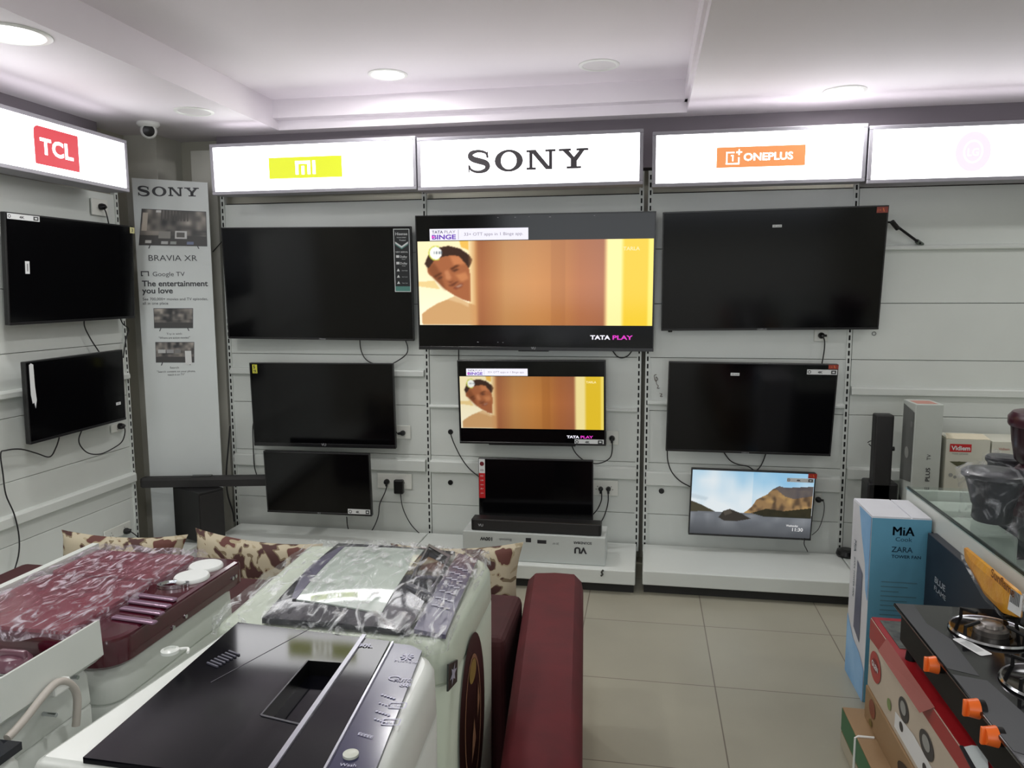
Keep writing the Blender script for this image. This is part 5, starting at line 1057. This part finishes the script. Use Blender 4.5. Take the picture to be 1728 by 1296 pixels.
# badge and the oval print on its front
m = MB(); TB = face((-.3985, 1.0, 0), (0, 1, 0), (0, 0, 1)); m.T = TB; q = [puv(TB, *p) for p in ((755, 1167), (770, 1150), (771, 1113), (756, 1121))]; m.prism(q, -.002, .002); bd = m.obj('badge', mat('badge_dark', (40, 46, 42), .35), t)
m = MB(); m.T = TB; cx, cz = puv(TB, 763, 1137)
st8 = [((.030 if i % 2 == 0 else .012)*math.cos(i*PI/6), (.022 if i % 2 == 0 else .009)*math.sin(i*PI/6)) for i in range(12)]; m.flat([(cx+a, cz+b_) for a, b_ in st8], 0, .003); m.obj('badge_star', print_w, bd)
m = MB(); m.T = TB; cx, cz = puv(TB, 797, 1215); m.disc(cx, cz, .135, 0, .0015, .215, 40); ov = m.obj('oval_print', mat('oval_dark_brown', (38, 20, 16), .35), t)
m = MB(); m.T = TB; m.ring(cx, cz, .085, .165, .078, .155, 0, .0025); m.disc(cx, cz+.125, .035, 1, .003, .028); m.flat([(cx-.02, cz-.10), (cx+.025, cz-.06), (cx+.01, cz+.0), (cx-.01, cz-.04)], 0, .003); m.flat([(cx+.045, cz-.02), (cx+.07, cz+.02), (cx+.055, cz+.07), (cx+.045, cz+.03)], 0, .003); m.obj('oval_ornament', [mat('ornament_bronze', (150, 112, 86), .35), mat('ornament_gold', (150, 128, 66), .35)], ov, kind='stuff')

# ---- maroon twin tub under plastic wrap
mar = mat('maroon_gloss', (70, 14, 30), .12, spec=.6, coat=.4); mar_t = mat('maroon_clear_lid', (120, 30, 48), .15, spec=.6)
t = thing('washing_machine', 'white twin tub washing machine with a maroon top under crinkled plastic wrap', 'washing machine', (-1.33, 1.61, 0))
body = [(-1.555, 1.865), (-1.555, 1.36), (-1.105, 1.36), (-1.105, 1.865)]
P = washer_body(t, body, [.03, .03, .05, .05], .83, w_white, rim=.03)
top = [(-1.535, 1.875), (-1.535, 1.35), (-1.088, 1.35), (-1.088, 1.875)]
PT = roundpoly(top, [.02, .02, .075, .03], 8)
m = MB(); m.rings([[(x, y, .828) for x, y in inset(PT, .008)], [(x, y, .836) for x, y in PT], [(x, y, .885) for x, y in PT], [(x, y, .893) for x, y in inset(PT, .003)], [(x, y, .896) for x, y in inset(PT, .012)]], 0, True); m.obj('top_case', mar, t)
m = MB(); m.prism([(-1.555, 1.35), (-1.535, 1.35), (-1.535, 1.875), (-1.555, 1.875)], .80, .915); m.obj('rear_rim', w_white, t)
for y0, y1 in ((1.37, 1.66), (1.675, 1.855)):
    m = MB(); m.rings([[(x, y, .896) for x, y in roundpoly([(-1.525, y0), (-1.215, y0), (-1.215, y1), (-1.525, y1)], .02, 4)], [(x, y, .904) for x, y in roundpoly([(-1.523, y0+.002), (-1.217, y0+.002), (-1.217, y1-.002), (-1.523, y1-.002)], .02, 4)]], 0, False); m.obj('tub_lid', mar_t, t)
for px, py in ((347, 946), (323, 964)):
    a = zp(px, py, .915); m = MB(); m.T = Matrix.Translation((a[0], a[1], .896)); m.lathe([(.044, 0), (.044, .005), (.041, .009), (.002, .010)], 0, 32); m.obj('timer_knob', mat('knob_white', (222, 226, 224), .35), t)
a = zp(292, 987, .90); m = MB(); m.T = Matrix.Translation((a[0], a[1], .897)) @ Matrix.Rotation(.3, 4, 'Z'); m.rings([[((r_)*math.cos(2*PI*i/32), .6*r_*math.sin(2*PI*i/32), z_) for i in range(32)] for r_, z_ in ((.038, 0), (.038, .008), (.031, .008), (.029, .002))], 0, True, False); m.obj('selector_ring', chrome, t)
for px, py in ((268, 1008), (257, 1019), (245, 1031), (232, 1046)):
    a = zp(px, py, .90); m = MB(); m.T = Matrix.Translation((a[0]-.005, a[1], .896)) @ Matrix.Rotation(-.12, 4, 'Z'); m.box((-.062, -.009, 0), (.055, .009, .007), 0, .004, 3); m.obj('panel_rib', mat('rib_painted_reflection', (150, 120, 142), .14, .5, spec=.8), t)  # rib colour lightened to carry painted white reflections
for y_, z_ in ((1.83, .862), (1.815, .862), (1.60, .848), (1.55, .842)):
    m = MB(); m.cyl((-1.0885, y_, z_), (-1.084, y_, z_), .005, 0, 10); m.obj('screw', chrome, t)
wrapped(t, [(-1.53, 1.352), (-1.20, 1.352), (-1.20, 1.872), (-1.53, 1.872)], lambda x, y: .905, film_mat('milky_wrap', (212, 202, 214), .40, .14, 1.0, 40), 60, .006, .012, .03, 5)

# ---- near-left white machine seen from its hose side
t = thing('washing_machine', 'plain white twin tub seen from behind with a grey hose clipped to it', 'washing machine', (-1.37, 1.2, 0))
body = [(-1.62, 1.33), (-1.62, 1.08), (-1.125, 1.08), (-1.125, 1.33)]
washer_body(t, body, .02, .86, w_white, rim=.03)
m = MB(); m.add([(-1.150, 1.078, .862), (-1.150, 1.333, .862), (-1.112, 1.333, .952), (-1.112, 1.078, .952), (-1.102, 1.078, .955), (-1.102, 1.333, .955), (-1.098, 1.333, .88), (-1.098, 1.078, .88), (-1.118, 1.333, .862), (-1.118, 1.078, .862)],
    [(0, 1, 2, 3), (3, 2, 5, 4), (4, 5, 6, 7), (7, 6, 8, 9), (1, 8, 6, 5, 2), (0, 3, 4, 7, 9)]); m.obj('rear_ridge', w_white, t)
a = zp(24, 1121, .865); m = MB(); m.T = Matrix.Translation((a[0], a[1], .862)); m.lathe([(.034, 0), (.034, .012), (.026, .022), (.002, .025)], 0, 26); m.box((-.03, -.006, .018), (.03, .006, .034), 0, .003); m.obj('timer_knob', mat('knob_maroon', (110, 76, 88), .2), t)
XH = -1.098
hose = mat('hose_grey', (186, 180, 172), .45)
m = MB(); m.tube([atX(*p, XH+.01) for p in ((12, 1246), (24, 1234), (45, 1210), (66, 1183), (84, 1162), (98, 1151), (112, 1151), (124, 1160), (130, 1175), (130, 1200), (128, 1225))], .0075, 0, 10); m.obj('drain_hose', hose, t)
a = atX(103, 1155, XH+.008); m = MB(); m.box((XH-.012, a.y-.022, a.z-.016), (XH+.014, a.y+.02, a.z+.008), 0, .005); m.obj('hose_clip', white_plastic, t)
for px, py in ((116, 1142), (79, 1205)):
    a = atX(px, py, XH-.02); m = MB(); m.cyl((XH-.028, a.y, a.z), (XH+.001, a.y, a.z), .004, 0, 10); m.obj('screw', chrome, t)

# ---- two more dark lidded machines at the bottom left edge
t = thing('washing_machine', 'dark navy-topped washing machine just showing in the bottom left corner', 'washing machine', (-1.32, .79, 0))
body = [(-1.60, 1.065), (-1.60, .52), (-1.04, .52), (-1.04, 1.065)]; washer_body(t, body, .03, .845, w_white, rim=.03)
for i in (0,):
    m = MB(); m.prism(inset(body, .006), .846, .86); m.obj('lid', navy_gloss, t)
t = thing('washing_machine', 'dark-topped washing machine under loose plastic at the bottom photo edge', 'washing machine', (-.72, .66, 0))
body = [(-1.02, .957), (-1.02, .40), (-.45, .40), (-.45, .93)]; washer_body(t, body, .03, .875, w_white, rim=.03)
m = MB(); m.prism(inset(body, .004), .876, .89); m.obj('lid', black_gloss, t)
wrapped(t, [(-.90, .42), (-.47, .42), (-.47, .92), (-.90, .945)], lambda x, y: .891, film_mat('clear_wrap', (225, 228, 230), .16), 40, .006, .010, .03, 9)
